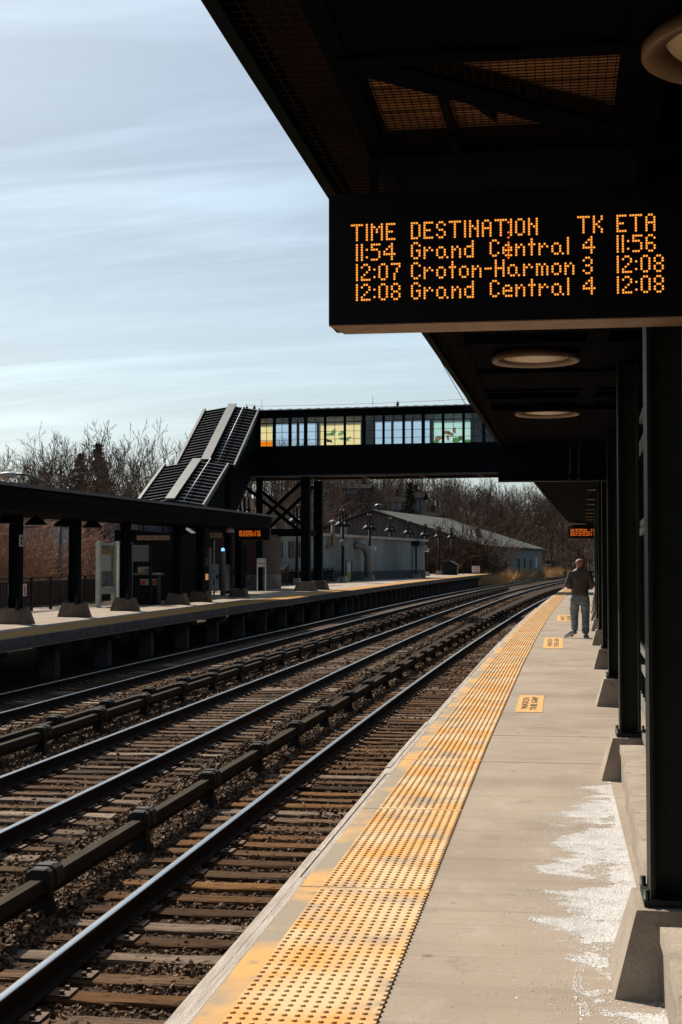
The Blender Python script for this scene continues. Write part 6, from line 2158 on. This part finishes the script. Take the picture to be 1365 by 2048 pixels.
def grow(rnd, p, d, L, r, depth, trunk, crown, cfg):
    seg = trunk if depth <= 1 else crown
    n = 4 if depth <= 1 else 3
    pts = [(p, r)]
    for k in range(n):
        d = (d + Vector((rnd.gauss(0, 1), rnd.gauss(0, 1), rnd.gauss(0, .6))) * cfg['wig'] + Vector((0, 0, cfg['up'] * (0.6 if depth else .2)))).normalized()
        q = p + d * (L / n)
        r2 = r * (1 - .62 * (k + 1) / n) if depth else r * (1 - .45 * (k + 1) / n)
        r2 = max(r2, cfg['rmin'])
        seg.add(tuple(p), tuple(q), pts[-1][1], r2)
        pts.append((q, r2)); p = q
    if depth >= cfg['maxd']:
        return
    nch = cfg['nch'][min(depth, len(cfg['nch']) - 1)]
    for c in range(nch):
        f = rnd.uniform(.35, 1.0) if depth else rnd.uniform(cfg['low'], 1.0)
        if c == 0: f = 1.0
        i = min(n - 1, int(f * n)); t = f * n - i
        b = pts[i][0].lerp(pts[i + 1][0], min(1, t))
        rb = pts[i + 1][1]
        ang = rnd.uniform(*cfg['ang']) * (0.35 if c == 0 else 1)
        az = rnd.uniform(0, 2 * math.pi)
        o = d.orthogonal().normalized(); o2 = d.cross(o)
        nd = (d * math.cos(ang) + (o * math.cos(az) + o2 * math.sin(az)) * math.sin(ang)).normalized()
        grow(rnd, b, nd, L * rnd.uniform(*cfg['rat']) * (1.1 if c == 0 else 1), max(rb * rnd.uniform(.55, .8), cfg['rmin']), depth + 1, trunk, crown, cfg)
def make_tree(seed, label, group, cfg):
    rnd = random.Random(seed)
    t = thing('bare_tree', label, 'tree', (0, 0, 0), group)
    tr, crn = Seg(), Seg()
    grow(rnd, Vector((0, 0, -.5)), Vector((0, 0, 1)), cfg['L'], cfg['r'], 0, tr, crn, cfg)
    tr.build('trunk', BARK, t); crn.build('crown', TWIG, t)
    top = max(max(b[2] for b in tr.b), max(b[2] for b in crn.b))
    return t, top
CF = [dict(L=8.0, r=.24, wig=.07, up=.06, rmin=.024, maxd=6, nch=[5, 4, 3, 3, 2, 2], low=.62, ang=(.35, .9), rat=(.46, .70)),
      dict(L=9.5, r=.22, wig=.06, up=.08, rmin=.024, maxd=6, nch=[5, 4, 3, 3, 2, 2], low=.66, ang=(.3, .75), rat=(.42, .66)),
      dict(L=6.5, r=.26, wig=.10, up=.03, rmin=.024, maxd=6, nch=[4, 4, 4, 3, 2, 2], low=.6, ang=(.45, 1.0), rat=(.50, .74)),
      dict(L=10., r=.20, wig=.07, up=.06, rmin=.024, maxd=6, nch=[6, 4, 3, 2, 2, 2], low=.6, ang=(.4, .95), rat=(.38, .62))]
TLAB = 'bare brown tree in the skyline wood left of the stairs'
TG = 'bare trees along the left skyline'
protos = [make_tree(20 + i, TLAB, TG, c) for i, c in enumerate(CF)]
used = [False] * 4
def put_tree(i, x, y, top_z, rz, label, group, zb=None):
    t, h = protos[i]
    z = ground_z(x, y) if zb is None else zb
    s = max(.25, (top_z - z) / h)
    if not used[i]:
        o = t; used[i] = True
    else:
        o = copy_tree(t)
    o.location = (x, y, z); o.rotation_euler = (0, 0, rz); o.scale = (s * .95, s * .95, s)
    o['label'] = label; o['group'] = group
rt = random.Random(77)
# left skyline: (photo x of the tree, photo y of its top, distance)
SKY = [(6, 856, 138), (24, 872, 150), (46, 884, 136), (72, 866, 142), (98, 882, 134), (124, 838, 136), (142, 862, 152), (166, 874, 132), (184, 840, 142),
       (205, 866, 156), (224, 850, 138), (247, 874, 132), (272, 838, 136), (292, 862, 150), (311, 866, 142), (346, 866, 152), (364, 876, 165), (60, 902, 120), (155, 904, 120), (255, 900, 122)]
for k, (px, py, d) in enumerate(SKY):
    p = at_depth(px, py, d)
    put_tree(rt.choice([0, 1, 2, 3]) if k % 5 else 2, p.x, p.y, p.z, rt.uniform(0, 6.28), TLAB, TG)
HL, HG = 'bare brown tree on the hillside seen under and through the bridge', 'bare trees on the hillside beyond the bridge'
for k in range(104):
    px = 470 + 680 * ((k * 0.618034) % 1.0)
    d = rt.uniform(250, 345) if px < 980 else rt.uniform(280, 350)
    ty = lerp_tab([(470, 868), (560, 866), (620, 872), (700, 900), (780, 915), (860, 922), (960, 944), (1060, 942), (1100, 950), (1160, 985)], px) + rt.uniform(0, 30) + (0 if d > 300 else rt.uniform(10, 60))
    p = at_depth(px, ty, d)
    if p.z - ground_z(p.x, p.y) < 5: p.z = ground_z(p.x, p.y) + rt.uniform(6, 11)
    put_tree(rt.randrange(4), p.x, p.y, p.z, rt.uniform(0, 6.28), HL, HG)

# conifers
def make_conifer(seed, h):
    rnd = random.Random(seed)
    t = thing('conifer', 'x', 'tree', (0, 0, 0), 'dark conifers among the bare trees')
    tr, cv = Seg(), Seg()
    tr.add((0, 0, -.5), (0, 0, h), .22, .03)
    tr.build('trunk', BARK, t)
    z = h * .12
    while z < h * .99:
        R = (1 - z / h) ** .8 * h * .22 * rnd.uniform(.7, 1.15) + .15
        for k in range(7):
            az = rnd.uniform(0, 6.28)
            e = Vector((math.cos(az) * R, math.sin(az) * R, z - R * .18 + rnd.uniform(-.2, .3)))
            b = Vector((0, 0, z))
            cv.add(tuple(b), tuple(e), .05, .015)
            for j in range(12):
                f = rnd.uniform(.2, 1)
                c = b.lerp(e, f)
                o = Vector((rnd.gauss(0, 1), rnd.gauss(0, 1), rnd.gauss(-.35, .5))).normalized() * rnd.uniform(.25, .6)
                cv.add(tuple(c), tuple(c + o), .075, .02)
        z += h * .028
    cv.build('crown', NEEDLE, t)
    return t
cn = make_conifer(3, 13)
for k, (px, py, d, lab) in enumerate(((198, 888, 156, 'dark conifer in the middle of the left wood'), (160, 908, 156, 'smaller dark conifer at the left of the skyline wood'),
                                      (820, 966, 250, 'dark conifer on the hill above the warehouse ridge'))):
    p = at_depth(px, py, d)
    z = ground_z(p.x, p.y)
    o = cn if k == 0 else copy_tree(cn)
    s = (p.z - z) / 13
    o.location = (p.x, p.y, z); o.scale = (s, s, s); o['label'] = lab; o.rotation_euler = (0, 0, k * 1.3)

# the massed wood on the slopes
def woodland():
    rnd = random.Random(9)
    sg = Seg()
    for i in range(4600):
        th = rnd.uniform(-.44, .10)
        if th < -.2 and i % 2: continue
        r0 = lerp_tab(HILL_R, th)
        r = r0 + rnd.uniform(-6, 175)
        y = r / math.sqrt(1 + th * th); x = th * y
        z = ground_z(x, y)
        h = rnd.uniform(4, 10.5) if th > -.2 else rnd.uniform(3, 6.5)
        base = Vector((x, y, z - .3))
        lean = Vector((rnd.gauss(0, .08), rnd.gauss(0, .08), 1)).normalized()
        top = base + lean * h
        rr = rnd.uniform(.05, .14)
        sg.add(tuple(base), tuple(top), rr, .03)
        for k in range(9):
            f = rnd.uniform(.18, .95)
            b = base.lerp(top, f)
            d = Vector((rnd.gauss(0, 1), rnd.gauss(0, 1), rnd.uniform(.3, 1.6))).normalized()
            e = b + d * h * rnd.uniform(.14, .34)
            sg.add(tuple(b), tuple(e), .04, .02)
            for j in range(2):
                c = b.lerp(e, rnd.uniform(.4, 1))
                d2 = (d + Vector((rnd.gauss(0, .6), rnd.gauss(0, .6), rnd.gauss(.2, .4)))).normalized()
                sg.add(tuple(c), tuple(c + d2 * h * rnd.uniform(.07, .18)), .025, .015)
    o = sg.build('woodland', TWIG)
    tag(o, 'dense brown mass of bare winter trees covering the hillside', 'woods', kind='stuff')
woodland()

# brush: arching twigs, sunlit
def brush(seed, n, h, spread, m, rmin=.010):
    rnd = random.Random(seed)
    sg = Seg()
    for i in range(n):
        a = rnd.uniform(0, 6.28)
        b0 = Vector((math.cos(a) * rnd.uniform(0, spread * .35), math.sin(a) * rnd.uniform(0, spread * .35), -.2))
        o_ = rnd.uniform(.05, .5)
        d = Vector((math.cos(a) * o_, math.sin(a) * o_, 1)).normalized()
        L_ = h * rnd.uniform(.55, 1.1)
        p, r = b0, rnd.uniform(.014, .03)
        k = 6
        for j in range(k):
            d = (d + Vector((math.cos(a), math.sin(a), 0)) * .07 + Vector((rnd.gauss(0, .16), rnd.gauss(0, .16), rnd.gauss(-.05, .12)))).normalized()
            q = p + d * L_ / k
            r2 = max(rmin, r * .8)
            sg.add(tuple(p), tuple(q), r, r2)
            if j > 0:
                for _ in range(3):
                    c = p.lerp(q, rnd.random())
                    d2 = (d + Vector((rnd.gauss(0, .7), rnd.gauss(0, .7), rnd.gauss(0, .5)))).normalized()
                    e = c + d2 * h * rnd.uniform(.06, .26)
                    sg.add(tuple(c), tuple(e), rmin, rmin * .7)
                    sg.add(tuple(c.lerp(e, .5)), tuple(c.lerp(e, .5) + (d2 + Vector((rnd.gauss(0, .7), rnd.gauss(0, .7), rnd.gauss(0, .4)))).normalized() * h * .1), rmin * .8, rmin * .6)
            p, r = q, r2
    return sg
BSG = 'leafless reddish bushes behind the black railing'
for i, (px, d, n, h, sp_, lab) in enumerate(((22, 60, 90, 6.4, 3.0, 'leafless reddish bush behind the railing at the left picture edge'), (92, 61, 130, 6.8, 3.4, 'large leafless reddish bush between first and second far columns'),
                                             (128, 64, 90, 5.4, 2.2, 'leafless reddish bush just left of the second far column'), (172, 64, 26, 2.0, 1.0, 'low leafless bush below the lease board'))):
    p = at_depth(px, 1150, d)
    sgb = brush(40 + i, n, h, sp_, BRUSHT, .013)
    ok = [j for j in range(len(sgb.a)) if max(sgb.a[j][0], sgb.b[j][0]) + p.x < -19.45]
    sgb.a, sgb.b, sgb.r, sgb.q = [[L_[j] for j in ok] for L_ in (sgb.a, sgb.b, sgb.r, sgb.q)]
    o = sgb.build('leafless_bush', BRUSHT)
    o.location = (p.x, p.y, ground_z(p.x, p.y))
    tag(o, lab, 'bush', BSG)
SHR = pmat('brown_shrub_twigs', (.125, .082, .055), .95, c2=(.085, .055, .04), scale=.7, spec=.05)
for i, (px, d, n, h, sp_, lab) in enumerate(((905, 192, 60, 7.0, 4.0, 'bare brown shrub left of the dark sloped cabinet'), (945, 196, 95, 9.5, 5.0, 'largest bare brown shrub, in front of the warehouse wall'),
                                             (975, 197, 55, 5.5, 3.4, 'bare brown shrub nearest the warehouse side wall'), (870, 188, 60, 5.5, 4.0, 'low bare shrub behind the platform railing by the shelter'))):
    p = at_depth(px, 1150, d)
    o = brush(60 + i, n, h, sp_, SHR, .030).build('bare_shrub', SHR)
    o.location = (p.x, p.y, ground_z(p.x, p.y))
    tag(o, lab, 'shrub', 'bare shrubs by the warehouse')

def grass():
    rs = np.random.RandomState(12)
    n = 34000
    Y = rs.uniform(150, 300, n)
    cxs = np.array([FEX + bx(y) for y in Y])
    X = cxs + 2.6 - np.abs(rs.normal(0, 1, n)) * 5.0 - .5
    X = np.where(Y > 190, X, X - 8.5)
    ring = np.array([bend_b(y) for y in Y])
    X = np.where(Y > 190, -13.4 + ring - rs.rand(n) ** 1.4 * 9.0, X)
    clump = np.sin(X * .9 + 1.3) * np.sin(Y * .35) + .6 * np.sin(X * 2.1 + Y * .8)
    keep = clump + rs.rand(n) * 1.6 > .35
    keep &= ~((Y < 190))
    X, Y, clump = X[keep], Y[keep], clump[keep]
    Z = np.array([ground_z(a, b) for a, b in zip(X, Y)])
    n = len(X)
    h = rs.uniform(.9, 1.9, n) * (1 + .4 * np.clip(clump, 0, 1))
    w = rs.uniform(.03, .06, n)
    a = rs.uniform(0, 6.28, n)
    dx, dy = np.cos(a) * w, np.sin(a) * w
    lx, ly = rs.normal(0, .3, n) * h, rs.normal(0, .3, n) * h
    P = np.stack([np.stack([X - dx, Y - dy, Z], 1), np.stack([X + dx, Y + dy, Z], 1), np.stack([X + lx, Y + ly, Z + h], 1)], 1).reshape(-1, 3)
    F = np.arange(n * 3).reshape(-1, 3)
    o = np_mesh('dry_grass', P, F, pmat('dry_grass', (.80, .52, .25), .9, c2=(.58, .34, .15), scale=.5, spec=.05))
    tag(o, 'golden brown dry grass between the tracks and the warehouse', 'grass', kind='stuff')
grass()
